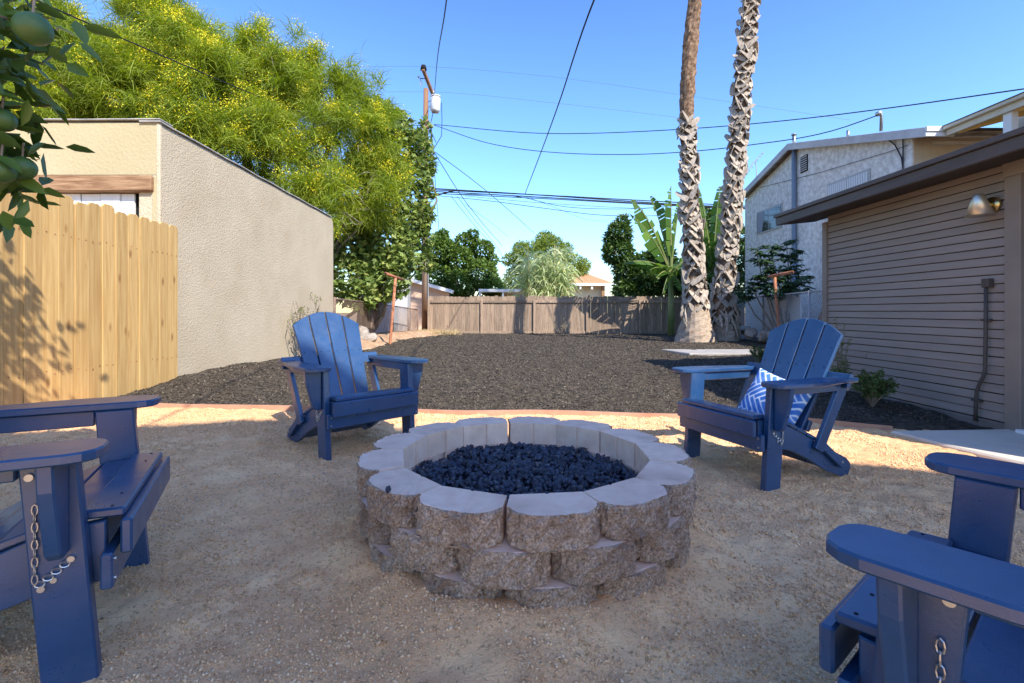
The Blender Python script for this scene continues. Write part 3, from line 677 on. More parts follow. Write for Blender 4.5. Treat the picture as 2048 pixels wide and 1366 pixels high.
# ================================================================== fire pit
TOPZ, NB, BH = .313, 13, .1005
FP = Thing('fire_pit', 'round fire pit of three courses of rough split-faced brown blocks', 'fire pit', (PIT[0], PIT[1], 0))
def block(rs):
    """one split-faced block, local x = outwards from the ring's centre, y = along the ring, z 0..BH"""
    ta = math.tan(math.pi / NB)
    outer = [(.548, .548 * ta * .972), (.574, .124), (.598, .106), (.618, .082), (.626, .040), (.627, 0.0)]
    outer = outer + [(r, -t) for r, t in outer[-2::-1]]
    inner = [(.462, -.462 * ta * .975), (.4625, -.006), (.468, -.004), (.468, .004), (.4625, .006), (.462, .462 * ta * .975)]
    # refine the split face
    pts = []
    for i in range(len(outer) - 1):
        for k in range(3): pts.append(np.array(outer[i]) + (np.array(outer[i + 1]) - np.array(outer[i])) * k / 3)
    pts.append(np.array(outer[-1])); no = len(pts); loop = np.array(pts + [np.array(p) for p in inner]); n = len(loop)
    zs = np.array([0, .05, .2, .35, .5, .65, .8, .95, 1.0]) * BH; Vv = []
    jit = rs.normal(size=(len(zs), n)); lowf = rs.normal() * .5
    for zi, z_ in enumerate(zs):
        p = loop.copy(); e = 1.0 if 0 < zi < len(zs) - 1 else .3
        for i in range(1, no - 1):
            amt = (.0042 * jit[zi, i] + .0030 * math.sin(i * .9 + zi * 1.1 + lowf * 5)) * e - (.004 if zi in (0, len(zs) - 1) else 0)
            d_ = nrm(p[i] - np.array([.50, 0])); p[i] = p[i] + d_ * amt
        zz = np.full(n, z_); zz[1:no - 1] += .002 * jit[zi, 1:no - 1] * (1 if 0 < zi < len(zs) - 1 else .6)
        Vv.append(np.stack([p[:, 0], p[:, 1], zz], 1))
    Vv = np.concatenate(Vv); Fs = []
    for zi in range(len(zs) - 1):
        for i in range(n):
            j = (i + 1) % n; Fs.append((zi * n + i, zi * n + j, (zi + 1) * n + j, (zi + 1) * n + i)[::-1])
    Fs.append(tuple(range(n))); Fs.append(tuple(range((len(zs) - 1) * n, len(zs) * n))[::-1])
    BF = [0 if (f[0] % n < no - 1 and abs(f[0] % n - f[1] % n) <= 1 and len(f) == 4) else 1 for f in Fs]
    return Vv, Fs, BF
bmeshes = []
for q in range(9):
    V, Fs, BF = block(np.random.default_rng(100 + q)); me = bpy.data.meshes.new('block'); me.from_pydata(V.tolist(), [], Fs); me.update(); me.materials.append(M['split']); me.materials.append(M['blocktop']); me.polygons.foreach_set('material_index', BF); bmeshes.append(me)
for course in range(3):
    for k in range(NB):
        a_ = 2 * math.pi * (k + (.5 if course % 2 else 0) + .21) / NB - math.pi / 2 + rng.normal() * .006
        o = bpy.data.objects.new('block', bmeshes[int(rng.integers(9))]); COL.objects.link(o); o.parent = FP.o
        o.location = (rng.normal() * .0025, rng.normal() * .0025, TOPZ - (course + 1) * BH + rng.normal() * .0008); o.rotation_euler = (0, 0, a_); o.scale = (1 - .013 * course, 1 - .013 * course, .985)
FP.part('fill', prism([(PIT[0] + .46 * math.cos(t_), PIT[1] + .46 * math.sin(t_)) for t_ in np.arange(20) * math.pi / 10], -.1, .18), M['lava'])
# lava rock: the 300 that show largest one by one, the rest as one mass
def ico(rs, sub=1):
    t = (1 + 5 ** .5) / 2; v = nrm(np.array([(-1, t, 0), (1, t, 0), (-1, -t, 0), (1, -t, 0), (0, -1, t), (0, 1, t), (0, -1, -t), (0, 1, -t), (t, 0, -1), (t, 0, 1), (-t, 0, -1), (-t, 0, 1)], float))
    f = np.array([(0, 11, 5), (0, 5, 1), (0, 1, 7), (0, 7, 10), (0, 10, 11), (1, 5, 9), (5, 11, 4), (11, 10, 2), (10, 7, 6), (7, 1, 8), (3, 9, 4), (3, 4, 2), (3, 2, 6), (3, 6, 8), (3, 8, 9), (4, 9, 5), (2, 4, 11), (6, 2, 10), (8, 6, 7), (9, 8, 1)])
    return v * (1 + .22 * rs.normal(size=(12, 1))), f
n = 2300; rr = .455 * np.sqrt(rng.random(n)); aa = rng.random(n) * 6.283
rx = PIT[0] + rr * np.cos(aa); ry = PIT[1] + rr * np.sin(aa); rs_ = .0095 + .0095 * rng.random(n) ** 1.6
rz = .194 + .018 * rng.random(n) + .016 * (1 - (rr / .46) ** 2) + .02 * (vn(rx, ry, .12, 11) - .5)
order = np.argsort(-(rs_ / np.hypot(rx, ry)) * (rz > .206))
rockm = []
for q in range(10):
    v, f = ico(np.random.default_rng(q + 40)); v = v * np.array([1, .8 + .03 * (q % 4), .68 + .04 * (q % 3)])
    me = bpy.data.meshes.new('lava_rock'); me.from_pydata(v.tolist(), [], f.tolist()); me.update(); me.materials.append(M['lava']); rockm.append(me)
def rock(me, p, s, label, group=None):
    o = bpy.data.objects.new('lava_rock', me); COL.objects.link(o); o.location = p; o.scale = (s, s, s); o.rotation_euler = tuple(rng.random(3) * 6.28)
    return tag(o, label, 'rock', group)
for i in order[:300]: rock(rockm[int(rng.integers(10))], (rx[i], ry[i], rz[i]), rs_[i] * 1.1, 'small dark blue-black lava rock among those filling the fire pit', 'lava rocks in the fire pit')
idx = order[300:]; n = len(idx); T = ico(np.random.default_rng(9)); 
g = pieces(np.stack([rx[idx], ry[idx], rz[idx]], 1), rs_[idx], np.stack([np.ones(n), .7 + .3 * rng.random(n), .6 + .3 * rng.random(n)], 1), rng.random(n), T)
tag(make('lava_rock_bed', g[0], g[1], M['lava_mix'], tint=g[2], kind='stuff'), 'bed of small dark blue-black lava rocks inside the fire pit', 'rocks')
pl = P(777, 985, 1.478); rock(rockm[3], (pl[0], pl[1], TOPZ + .008), .0115, 'single stray lava rock on the flat top of a front-left fire pit block')

# ================================================================== Adirondack chairs
def chair_parts():
    D = []                                                     # (name, geometry, material, smooth)
    m, s_ = 'chair', 'steel'
    rake = .075                                                # legs lean back towards the top
    for sx in (-1, 1):
        x0_, x1_ = sx * .262, sx * .297; lo_, hi_ = min(x0_, x1_), max(x0_, x1_)
        D.append(('front_leg', prism([(-.048, 0), (.052, 0), (.052 + .04, .516), (-.048 + .04, .516)], lo_, hi_, 'yz', .004), m))
        D.append(('arm_bracket', prism([(sx * .299, .515), (sx * .392, .515), (sx * .386, .46), (sx * .345, .315), (sx * .330, .300), (sx * .299, .300)], -.034, -.004, 'xz', .004), m))
        # arm: wide in front, curving in towards the back
        out = [(.260, -.018), (.266, -.042), (.282, -.060), (.306, -.069), (.350, -.070), (.378, -.062), (.396, -.042), (.404, -.012), (.404, .14), (.394, .22), (.362, .36), (.345, .45), (.340, .545), (.330, .556), (.268, .556), (.258, .545), (.258, .1)]
        D.append(('armrest', prism([(sx * a, b_) for a, b_ in out], .517, .540, 'xy', .004), m))
        D.append(('arm_rail', b2((sx * .286 - .011, .094, .468), (sx * .286 + .011, .540, .516), .003), m))
        top = [(-.052, .345), (.06, .335), (.17, .292), (.28, .238), (.40, .180), (.50, .130), (.57, .098), (.60, .070), (.600, .035), (.585, .004)]
        bot = [(.53, .002), (.42, .042), (.30, .112), (.18, .168), (.06, .200), (-.052, .205)]
        D.append(('seat_stringer', prism(top + bot, sx * .246 - .0125, sx * .246 + .0125, 'yz', .003), m))
        D.append(('rear_strut', bar((sx * .288, .50, .505), (sx * .274, .335, .165), .024, .062, up=(0, 1, 0)), m))
        D.append(('hinge_block', bar((sx * .2735, .365, .190), (sx * .2735, .515, .070), .026, .040, up=(0, 0, 1)), m))
        for (yy, zz) in ((.02, .487), (.03, .245), (.5, .492)):
            D.append(('bolt', disc((sx * .299, yy, zz), (1, 0, 0), .0062, .005, 10), s_))
        for zz in (.218, .262): D.append(('bolt', disc((sx * .280, -.0745, zz), (0, 1, 0), .0048, .004, 8), s_))
        D.append(('bolt', disc((sx * .287, .50, .09), (1, 0, 0), .007, .004, 10), s_))
        # hold-open chain on the outside of the leg
        g = Geo(); cp = [np.array([sx * .303, .060, z_]) for z_ in np.linspace(.405, .255, 9)]
        g.add(disc((sx * .301, .070, .475), (1, 0, 0), .008, .006, 12))
        for i, c in enumerate(cp):
            a = np.arange(9) * 2 * math.pi / 8; e1, e2 = (0, 1, 0), (0, 0, 1)
            if i % 2: ring = np.stack([c[0] + .004 * np.cos(a), c[1] + 0 * a, c[2] + .0115 * np.sin(a)], 1)
            else: ring = np.stack([c[0] + 0 * a, c[1] + .0052 * np.cos(a), c[2] + .0115 * np.sin(a)], 1)
            g.add(tube(ring, .0016, 5, False))
        for i, t_ in enumerate(np.linspace(0, 1, 4)):
            a = np.arange(9) * 2 * math.pi / 8; c = np.array([sx * .303, .052 - .042 * t_, .243 + .034 * t_])
            g.add(tube(np.stack([c[0] + 0 * a, c[1] + .009 * np.cos(a), c[2] + .0065 * np.sin(a)], 1), .0016, 5, False))
        g.add(disc((sx * .301, .000, .286), (1, 0, 0), .007, .006, 12)); g.add(disc((sx * .301, .050, .232), (1, 0, 0), .007, .008, 12))
        D.append(('chain', g.out(), s_, 'stuff'))
    # seat
    prof = [(-.088, -.016, .358, .372), (-.010, .062, .344, .342), (.068, .135, .338, .318), (.141, .205, .314, .284), (.211, .275, .280, .248), (.281, .340, .245, .215)]
    for i, (ya_, yb_, za2, zb2) in enumerate(prof):
        wq = .257 if i < 2 else .262
        if i == 0: D.append(('seat_slat', bar((0, ya_, .359), (0, yb_ + .008, .362), 2 * .257, .022, b=.005), m))
        else: D.append(('seat_slat', bar((0, ya_, za2 + .004), (0, yb_, zb2 + .004), 2 * wq, .018), m))
    D.append(('front_lip', cbox((0, -.094, .308), (.556, .024, .082), .005), m))
    D.append(('front_apron', cbox((0, -.061, .240), (.594, .024, .082), .004), m))
    for xx in (-.24, -.15, .15, .24):
        D.append(('screw_hole', disc((xx, -.06, .3716), (0, .04, 1), .0035, .0012, 8), 'dark'))
    D.append(('rear_stretcher', cbox((0, .44, .075), (.466, .022, .05), .003), m))
    # back: four slats that fan out, tops cut to one arc
    bo = np.array([.335, .222]); tp = np.array([.640, .862]); ba = nrm(tp - bo); L0 = .684
    nb = np.array([-ba[1], ba[0]])                             # forward normal of the back plane in (y, z)
    def bp(x_, s_): return x_, s_
    arc = lambda x_: L0 - .098 * (abs(x_) / .236) ** 1.9
    for k in range(4):
        def xe(e, s2): return (-1 + (k + e) * .5) * (.188 + (.236 - .188) * s2 / .6) + (.0045 if e == 0 else -.0045)
        pl_ = []
        for s2 in (0, .2, .4, .55): pl_.append((xe(0, s2), s2))
        xl = xe(0, .62); xr_ = xe(1, .62)
        for x_ in np.linspace(xl, xr_, 6): pl_.append((x_, arc(x_)))
        for s2 in (.55, .4, .2, 0): pl_.append((xe(1, s2), s2))
        V, Fs = prism(pl_, 0, .021, 'xy', .003)
        Vw = np.stack([V[:, 0], bo[0] + ba[0] * V[:, 1] + nb[0] * V[:, 2], bo[1] + ba[1] * V[:, 1] + nb[1] * V[:, 2]], 1)
        D.append(('back_slat', (Vw, Fs), m))
        for dx in (-.028, .03):
            c = np.array([(xe(0, .4) + xe(1, .4)) / 2 + dx, *(bo + ba * .392 + nb * .0215)]); D.append(('screw_hole', disc(c, (0, nb[0], nb[1]), .0035, .0012, 8), 'dark'))
    for s2, hw_, w_ in ((.34, .335, .075), (.06, .2, .06)):
        c = bo + ba * s2 - nb * .014
        D.append(('back_batten', bar((-hw_, c[0], c[1]), (hw_, c[0], c[1]), .026, w_, up=(0, ba[0], ba[1])), m))
    return D
CP = []
for (nm, geo, mt, *kd) in chair_parts():
    me = bpy.data.meshes.new(nm); me.from_pydata(np.asarray(geo[0]).tolist(), [], [tuple(map(int, f)) for f in geo[1]]); me.update(); me.materials.append(M[mt]); CP.append((nm, me, kd))
def chair(x_, y_, a_, z_, label):
    root = bpy.data.objects.new('adirondack_chair', None); root.empty_display_size = .1; COL.objects.link(root)
    root.location = (x_, y_, z_); root.rotation_euler = (0, 0, a_); tag(root, label, 'chair', 'blue chairs around the fire pit')
    for nm, me, kd in CP:
        o = bpy.data.objects.new(nm, me); COL.objects.link(o); o.parent = root
        if kd: o['kind'] = kd[0]
    return root
chair(-.795, 2.959, .78, .006, 'blue slatted garden chair left of the fire pit, its back half in sun, no cushion')
chB = chair(1.233, 2.709, -1.226, -.032, 'blue slatted garden chair holding a patterned cushion, right of the fire pit')
chair(-1.085, 1.355, 2.032, .024, 'near blue garden chair cut off by the left edge, facing right')
chair(.835, .955, -2.46, -.038, 'near blue garden chair cut off by the lower right corner, armrests closest to view')

# cushion with a painted herringbone print
n = 110; u = np.linspace(-1, 1, n); U, Vv = np.meshgrid(u, u)
m = bpy.data.materials.new('herringbone_cloth'); m.use_nodes = True; N = m.node_tree.nodes; Lk = m.node_tree.links
at = N.new('ShaderNodeAttribute'); at.attribute_name = 'tint'; cr = N.new('ShaderNodeValToRGB'); e = cr.color_ramp.elements
e[0].color = (.74, .76, .80, 1); e[1].color = (.045, .16, .50, 1); x_ = e.new(.45); x_.color = (.20, .36, .68, 1)
Lk.new(at.outputs['Fac'], cr.inputs[0]); Lk.new(cr.outputs[0], N['Principled BSDF'].inputs['Base Color']); N['Principled BSDF'].inputs['Roughness'].default_value = .85
N['Principled BSDF'].inputs['Specular IOR Level'].default_value = .15
bwid = .029; 
def herring(px, py):
    a = (px + py) / math.sqrt(2) / bwid; b = (px - py) / math.sqrt(2) / bwid
    i = np.floor(a).astype(int); j = np.floor(b).astype(int); k = (i - j) % 8
    hor = k < 4
    fa = np.where(hor, (a - i + k), a - i); fb = np.where(hor, b - j, b - j + (7 - k))
    wa = np.where(hor, 4, 1); wb = np.where(hor, 1, 4)
    e_ = np.minimum(np.minimum(fa, wa - fa), np.minimum(fb, wb - fb))
    t = sm(.10, .22, e_ + .09 * (vn(px, py, .012, 2) - .5)); return t * (.72 + .28 * vn(px, py, .03, 5))
hp = .172
Tk = .065 * (1 - U ** 2).clip(0) ** .45 * (1 - Vv ** 2).clip(0) ** .45 + .006 * (vn(U, Vv, .35) - .5) * (1 - U ** 2) * (1 - Vv ** 2)
sx_ = hp * U * (1 - .07 * (1 - Vv ** 2)); sy_ = hp * Vv * (1 - .07 * (1 - U ** 2))
ft = herring(sx_, sy_)
Vc = np.concatenate([np.stack([sx_, -Tk - .004, sy_], -1).reshape(-1, 3), np.stack([sx_, Tk + .004, sy_], -1).reshape(-1, 3)])
F1 = grid_faces(n, n); b_ = np.concatenate([np.arange(n), np.arange(n) * n + n - 1, np.arange(n)[::-1] + n * (n - 1), (np.arange(n) * n)[::-1]])
Fe = np.array([(b_[i], b_[(i + 1) % len(b_)], b_[(i + 1) % len(b_)] + n * n, b_[i] + n * n) for i in range(len(b_)) if b_[i] != b_[(i + 1) % len(b_)]])[:, ::-1]
cu = make('cushion', Vc, np.concatenate([F1, F1[:, ::-1] + n * n, Fe]), m, smooth=True, tint=np.concatenate([ft.ravel(), ft.ravel()]))
tag(cu, 'square blue and white herringbone cushion on the right-hand garden chair', 'cushion')
bpy.context.view_layer.update()
Mc = Matrix.Translation(chB.location) @ Euler((0, 0, chB.rotation_euler.z)).to_matrix().to_4x4() @ Matrix.Translation((.025, .298, .362)) @ Euler((-R(27), R(13), R(4))).to_matrix().to_4x4()
cu.matrix_world = Mc

# ================================================================== T-shaped clothes poles
def tpole(base, top, e0, e1, label):
    T_ = Thing('clothesline_pole', label, 'pole', base, 'clothesline poles')
    T_.part('post', tube([base - np.array([0, 0, .15]), base, top], .034, 12), M['rust'], True)
    c = (e0 + e1) / 2; T_.part('crossbar', tube([e0, e1], .036, 12), M['rust'], True)
    T_.part('bar_end', disc(e1 if e1[1] < e0[1] else e0, e1 - e0, .024, .012, 12), M['dark'])
tpole(P(780, 691, 11.8), P(791, 556, 11.8), P(771, 547, 11.0), P(809, 561, 12.9), 'rusty T-shaped clothesline pole leaning in front of the fig tree')
tpole(P(1560, 690, 11.4), P(1549, 552, 11.4), P(1513.5, 558, 12.4), P(1584.6, 544.5, 10.4), 'rusty T-shaped clothesline pole by the white house')

# ================================================================== chain-link fences
def chainlink(name, label, path, h, rail_m, wire_m, posts, cell=.075, base=None):
    path = np.asarray(path, float); T_ = Thing(name, label, 'fence', path[0])
    seg = np.linalg.norm(np.diff(path[:, :2], axis=0), axis=1); S = np.concatenate([[0], np.cumsum(seg)])
    at_ = lambda s2: np.array([np.interp(s2, S, path[:, k]) for k in range(3)])
    hh = lambda s2: np.interp(s2, S, h)
    for s2 in posts:
        b0 = at_(s2); T_.part('post', tube([b0 - (0, 0, .1), b0 + np.array([0, 0, hh(s2) + .03])], .027, 8), rail_m, True)
    for i in range(len(posts) - 1):
        p0, p1 = at_(posts[i]), at_(posts[i + 1]); T_.part('top_rail', tube([p0 + (0, 0, hh(posts[i])), p1 + np.array([0, 0, hh(posts[i + 1])])], .017, 8), rail_m, True)
    V = []; Fs = []; k = 0; w = .0028
    for sg in (-1, 1):
        for s0 in np.arange(-2.0, S[-1] + 2.0, cell * 1.0):
            sa, sb = s0, s0 + sg * 1.15
            lo2, hi2 = max(min(sa, sb), 0), min(max(sa, sb), S[-1])
            if hi2 - lo2 < .02: continue
            q = []
            for s2 in (lo2, hi2):
                z_ = (s2 - sa) / (sb - sa) * h[0] * 1.02; q.append(at_(s2) + np.array([0, 0, min(z_, hh(s2))]))
            d_ = nrm(q[1] - q[0]); up_ = np.cross(d_, (1, 0, 0)); up_ = nrm(up_) * w
            sd_ = np.array([w, 0, 0])
            V += [q[0] + up_, q[0] + sd_ - up_, q[0] - sd_ - up_, q[1] + up_, q[1] + sd_ - up_, q[1] - sd_ - up_]
            Fs += [(k, k + 1, k + 4, k + 3), (k + 1, k + 2, k + 5, k + 4), (k + 2, k, k + 3, k + 5)]; k += 6
    T_.part('wire_mesh', (np.array(V), Fs), wire_m)
    return T_
chainlink('chain_link_fence', 'rusty chain-link fence under the fig tree at left', [(-3.45, 10.1, .10), (-3.42, 13, .12), (-3.40, 16, .08), (-3.3, 19.2, 0)], [1.02, .96, .93, .93], M['chainwire'], M['chainwire'], [0.02, 2.75, 5.2, 7.4, 9.08])
chainlink('chain_link_fence', 'grey chain-link fence below the white house at right', [(7.05, 15.2, -.02), (6.62, 12.5, .0), (6.35, 10.2, .02), (6.1, 8.0, .02)], [1.24, 1.24, 1.24, 1.24], M['greywire'], M['greywire'], [0.02, 2.73, 5.05, 7.25])
W1 = Thing('white_wall', 'low white painted wall with leaf shadows behind the left chain-link fence', 'wall', (-3.9, 17, -.1))
W1.part('wall_panel', b2((-4.0, 14.4, -.1), (-3.72, 19.3, 1.78)), M['whitewall'])
W1.part('end_post', b2((-3.74, 19.32, -.1), (-3.62, 19.42, 2.0)), M['greywire']); 
for (ya_, yb_, k) in ((11.35, 12.9, 0), (13.0, 13.9, 1)):
    V, Fs = b2((6.86 + .12 * k, ya_, .30), (6.90 + .12 * k, yb_, 1.22), .006)
    tag(make('white_board', V, Fs, M['whitewall']), ('wide' if k == 0 else 'narrow') + ' white board standing behind the grey chain-link fence', 'board')
V, Fs = bar((6.55, 9.75, .25), (6.75, 10.5, .75), .5, .03, up=(1, 0, 0)); tag(make('plywood_sheet', V, Fs, M['oldwood']), 'brown plywood offcut leaning behind the grey chain-link fence', 'board')

# rubble
def boulder(p, s, label, group=None, sq=(1, .8, .6), seed=0):
    rs = np.random.default_rng(seed); v, f = ico(rs); e = {}; v = list(v); F2 = []
    def mid(a, b):
        k = (min(a, b), max(a, b))
        if k not in e: e[k] = len(v); q = nrm((v[a] + v[b]) / 2) * (np.linalg.norm(v[a]) + np.linalg.norm(v[b])) / 2 * (1 + .07 * rs.normal()); v.append(q)
        return e[k]
    for a, b, c in f:
        x, y, z_ = mid(a, b), mid(b, c), mid(c, a); F2 += [(a, x, z_), (x, b, y), (z_, y, c), (x, y, z_)]
    o = make('rubble_stone', np.array(v) * s * np.array(sq), F2, M['rock']); o.location = p; o.rotation_euler = (0, 0, rs.random() * 6); return tag(o, label, 'stone', group)
q = P(737, 682, 11.4)
boulder((q[0], q[1], .22), .30, 'broad flat rubble stone behind the left garden chair', sq=(1, .8, .42), seed=1)
boulder((q[0] - .35, q[1] + .6, .30), .26, 'rounded rubble stone behind the flat one by the chain-link fence', sq=(1, .8, .6), seed=2)
for k, (px, py, d, s) in enumerate(((1500, 668, 12.6, .24), (1528, 672, 12.0, .22), (1548, 670, 11.7, .2), (1480, 660, 13.5, .24), (1575, 676, 11.0, .2))):
    boulder(P(px, py, d), s, ('rough stone under the right chain-link fence, second from the palms', 'rough stone under the right chain-link fence, third from the palms', 'rough stone under the right chain-link fence, just left of the rusty pole', 'rough stone under the right chain-link fence, nearest the palms', 'rough stone under the right chain-link fence, right of the rusty pole')[k], 'stones under the right chain-link fence', seed=k + 5)

# ================================================================== palms
def palm(name, label, axis, radii, d, seed, smooth_from, boots_from, boots_to):
    rs = np.random.default_rng(seed); pts = np.array([P(px, py, d) for px, py in axis])
    base = pts[0].copy(); T_ = Thing(name, label, 'palm tree', base, 'palm trees')
    zz = np.arange(-.1, pts[-1][2], .09); cx_ = np.interp(zz, pts[:, 2], pts[:, 0]); cr = np.interp(zz, pts[:, 2], radii)
    n = 22; V = []
    for i, z_ in enumerate(zz):
        a = np.arange(n) * 2 * math.pi / n
        r = cr[i] * (1 + (.05 if smooth_from > 50 else .075) * rs.normal(size=n) * (1 if z_ > .9 else .4) + .05 * np.sin(a * 3 + z_ * 2))
        if z_ < .45: r = r * (1 + .10 * np.sin(a * 5 + seed) ** 2 * (.45 - z_))
        V.append(np.stack([cx_[i] + r * np.cos(a), d + r * np.sin(a), np.full(n, z_)], 1))
    V = np.concatenate(V); m_ = len(zz)
    Fs = [(i * n + k, i * n + (k + 1) % n, (i + 1) * n + (k + 1) % n, (i + 1) * n + k) for i in range(m_ - 1) for k in range(n)]
    kb = int(np.searchsorted(zz, boots_from - .05)); kt = int(np.searchsorted(zz, boots_to))
    for nm, i0, i1, mm in (('trunk_base', 0, kb, M['palmtrunk']), ('trunk', kb, kt, M['palmcore']), ('upper_trunk', kt, m_ - 1, M['palmred'])):
        if i1 > i0: T_.part(nm, (V[i0 * n:(i1 + 1) * n], [tuple(q - i0 * n for q in f) for f in Fs[i0 * n:i1 * n]]), mm)
    # criss-crossed dead leaf bases, each a split strap; four shared shapes
    if not BOOTS:
        for q in range(5):
            r2 = np.random.default_rng(70 + q); g = Geo()
            for sgn in (-1, 1):                                  # the two arms of a split leaf base
                t = np.linspace(0, 1, 5); w = np.array([.10, .115, .105, .085, .05]) * (1 + .15 * r2.normal())
                cxs = sgn * (.02 + .20 * t + .015 * r2.normal()); czs = -.13 + .27 * t ** 1.1; ys_ = -.035 - .02 * t + 2.0 * cxs ** 2 - (.035 * t ** 3 if q % 2 else 0)
                vv = []
                for k in range(5):
                    nx, nz = .72 * sgn * w[k] * .55, .62 * w[k] * .55
                    vv += [(cxs[k] - nx, ys_[k] + .012, czs[k] + nz), (cxs[k] + nx, ys_[k] - .016, czs[k] - nz), (cxs[k] + nx, ys_[k] + .004, czs[k] - nz), (cxs[k] - nx, ys_[k] + .03, czs[k] + nz)]
                ff = []
                for k in range(4):
                    for e_ in range(4):
                        a0, a1 = k * 4 + e_, k * 4 + (e_ + 1) % 4; qf = (a0, a1, a1 + 4, a0 + 4); ff.append(qf if sgn < 0 else qf[::-1])
                ff += [(16, 17, 18, 19), (0, 1, 2, 3)]
                g.add((np.array(vv), ff))
            v_, f_ = g.out(); me = bpy.data.meshes.new('leaf_base'); me.from_pydata(v_.tolist(), [], f_); me.update(); me.materials.append(M['boot']); BOOTS.append(me)
    z_ = boots_from; row = 0
    while z_ < boots_to:
        r_ = np.interp(z_, pts[:, 2], radii); c_ = np.interp(z_, pts[:, 2], pts[:, 0]); nr = max(6, int(round(2 * math.pi * r_ / .36)))
        for k in range(nr):
            a = 2 * math.pi * (k + .5 * (row % 2)) / nr + rs.normal() * .12
            if math.sin(a) > .45: continue                        # nothing of the far side shows
            o = bpy.data.objects.new('leaf_base', BOOTS[int(rs.integers(5))]); COL.objects.link(o); o.parent = T_.o
            s2 = 1.0 + .25 * rs.normal(); s2 = min(max(s2, .6), 1.5) * (.72 + r_ * .75)
            o.location = (c_ + r_ * .98 * math.cos(a) - base[0], d + r_ * .98 * math.sin(a) - base[1], z_ + .03 * rs.normal() - base[2])
            o.rotation_euler = (rs.normal() * .10 - .08, rs.normal() * .22, a + math.pi / 2); o.scale = (s2, s2, s2)
        z_ += .175 + .02 * rs.random(); row += 1
    # frond crown far above the frame
    tp = pts[-1]; L_ = []
    for k in range(26):
        a = k * 2.4; el = .9 - 1.5 * (k / 26); dr = np.array([math.cos(a) * math.cos(el), math.sin(a) * math.cos(el), math.sin(el)])
        t = np.linspace(.25, 1, 26)[:, None]; c_ = tp + dr * 1.9 * t + np.array([0, 0, -.9]) * t ** 2
        sd_ = nrm(np.cross(dr, (0, 0, 1)))
        for sg in (-1, 1): L_.append(leaves(c_, np.repeat((dr * .7 + sg * sd_ * .8)[None], 26, 0) + rs.normal(size=(26, 3)) * .1, np.tile([0, 0, 1.], (26, 1)), .75, .05))
    v, f, ti = cat_leaves(L_); T_.part('crown', (v, f), M['frond'], tint=ti)
    return T_
BOOTS = []
A1 = [(1393, 684), (1392, 665), (1392, 640), (1391, 600), (1388, 560), (1383, 470), (1379, 400), (1376, 300), (1373, 230), (1376, 150), (1384, 60), (1390, 0), (1408, -460)]
w1 = [.53, .45, .36, .27, .235, .20, .18, .16, .175, .18, .178, .17, .16]
T1 = palm('palm_tree', 'left palm of the pair, its upper trunk stripped to red-brown fibre', A1, w1, 12.9, 1, 0, 1.02, 5.85)
A2 = [(1452, 676), (1450, 655), (1447, 620), (1447, 590), (1451, 540), (1459, 460), (1466, 390), (1474, 300), (1481, 210), (1490, 110), (1499, 10), (1535, -430)]
w2 = [.36, .34, .29, .265, .23, .195, .185, .185, .19, .195, .17, .16]
T2 = palm('palm_tree', 'right palm of the pair, leaf bases criss-crossing its trunk all the way up', A2, w2, 13.15, 2, 60, .58, 9.6)
# ragged dead straps at the palms' feet
def straps(T_, specs):
    for (pts, w) in specs:
        pts = np.array([P(*q) for q in pts]); t = np.linspace(0, 1, len(pts)); tt = np.linspace(0, 1, 8)
        c = np.stack([np.interp(tt, t, pts[:, k]) for k in range(3)], 1); c += rng.normal(size=c.shape) * .012
        T_.part('hanging_strap', tube(c, np.array([.3, .8, 1, 1, .9, .8, .6, .2]) * w, 6), M['boot'])
straps(T2, [([(1468, 620, 12.85), (1475, 645, 12.8), (1483, 672, 12.75)], .035), ([(1462, 628, 12.83), (1470, 655, 12.75), (1479, 678, 12.75)], .03), ([(1440, 628, 12.85), (1442, 645, 12.8), (1446, 660, 12.8)], .04),
            ([(1452, 622, 12.83), (1455, 650, 12.78), (1452, 670, 12.75)], .035), ([(1466, 608, 12.85), (1476, 628, 12.8), (1480, 650, 12.8)], .03)])
straps(T1, [([(1366, 610, 12.75), (1362, 630, 12.65), (1368, 645, 12.65)], .04), ([(1370, 615, 12.6), (1371, 640, 12.55), (1374, 655, 12.52)], .03)])

# ================================================================== utility pole, transformer and wires
PD = 19.6
U = Thing('utility_pole', 'tall brown wooden utility pole with transformer and crossarm behind the fig tree', 'utility pole', P(850, 664, PD))
ptop = P(852, 178, PD)
U.part('pole', tube([P(850, 675, PD), P(850.5, 420, PD), ptop], [.135, .12, .10], 14), M['pole'], True)
U.part('crossarm', bar(P(846, 138, PD - .6), P(867, 192, PD + .6), .11, .13), M['pole'])
U.part('insulator', tube([P(847, 140, PD - .5), P(847, 131, PD - .5)], [.13, .09], 12), M['dark'], True)
U.part('insulator', tube([P(866, 190, PD + .5), P(867, 180, PD + .5)], [.06, .05], 12), M['steel'], True)
tk = U.part('transformer', tube([P(869, 224, PD - .1), P(870, 221, PD - .1), P(871, 197, PD - .1), P(871, 193.5, PD - .1)], [.15, .195, .195, .15], 20), M['tank'], True)
U.part('transformer_lid', disc(P(871, 193, PD - .1), (0, 0, 1), .20, .03, 20), M['tank'], sub=tk)
U.part('transformer_base', disc(P(869, 224.5, PD - .1), (0, 0, 1), .12, .01, 16), M['drip'], sub=tk)
for py in (202, 213): U.part('bracket', bar(P(850, py, PD), P(866, py, PD - .05), .06, .05), M['steel'])
U.part('fuse_cutout', tube([P(835, 156, PD - .3), P(838, 152, PD - .3), P(843, 170, PD - .3), P(840, 172, PD - .3)], .035, 6), M['steel'])
U.part('cutout_arm', bar(P(840, 157, PD - .3), P(851, 157, PD), .03, .03), M['dark'])
U.part('ground_conduit', tube([P(856.5, 660, PD - .13), P(856, 420, PD - .13)], .025, 6), M['greywire'])
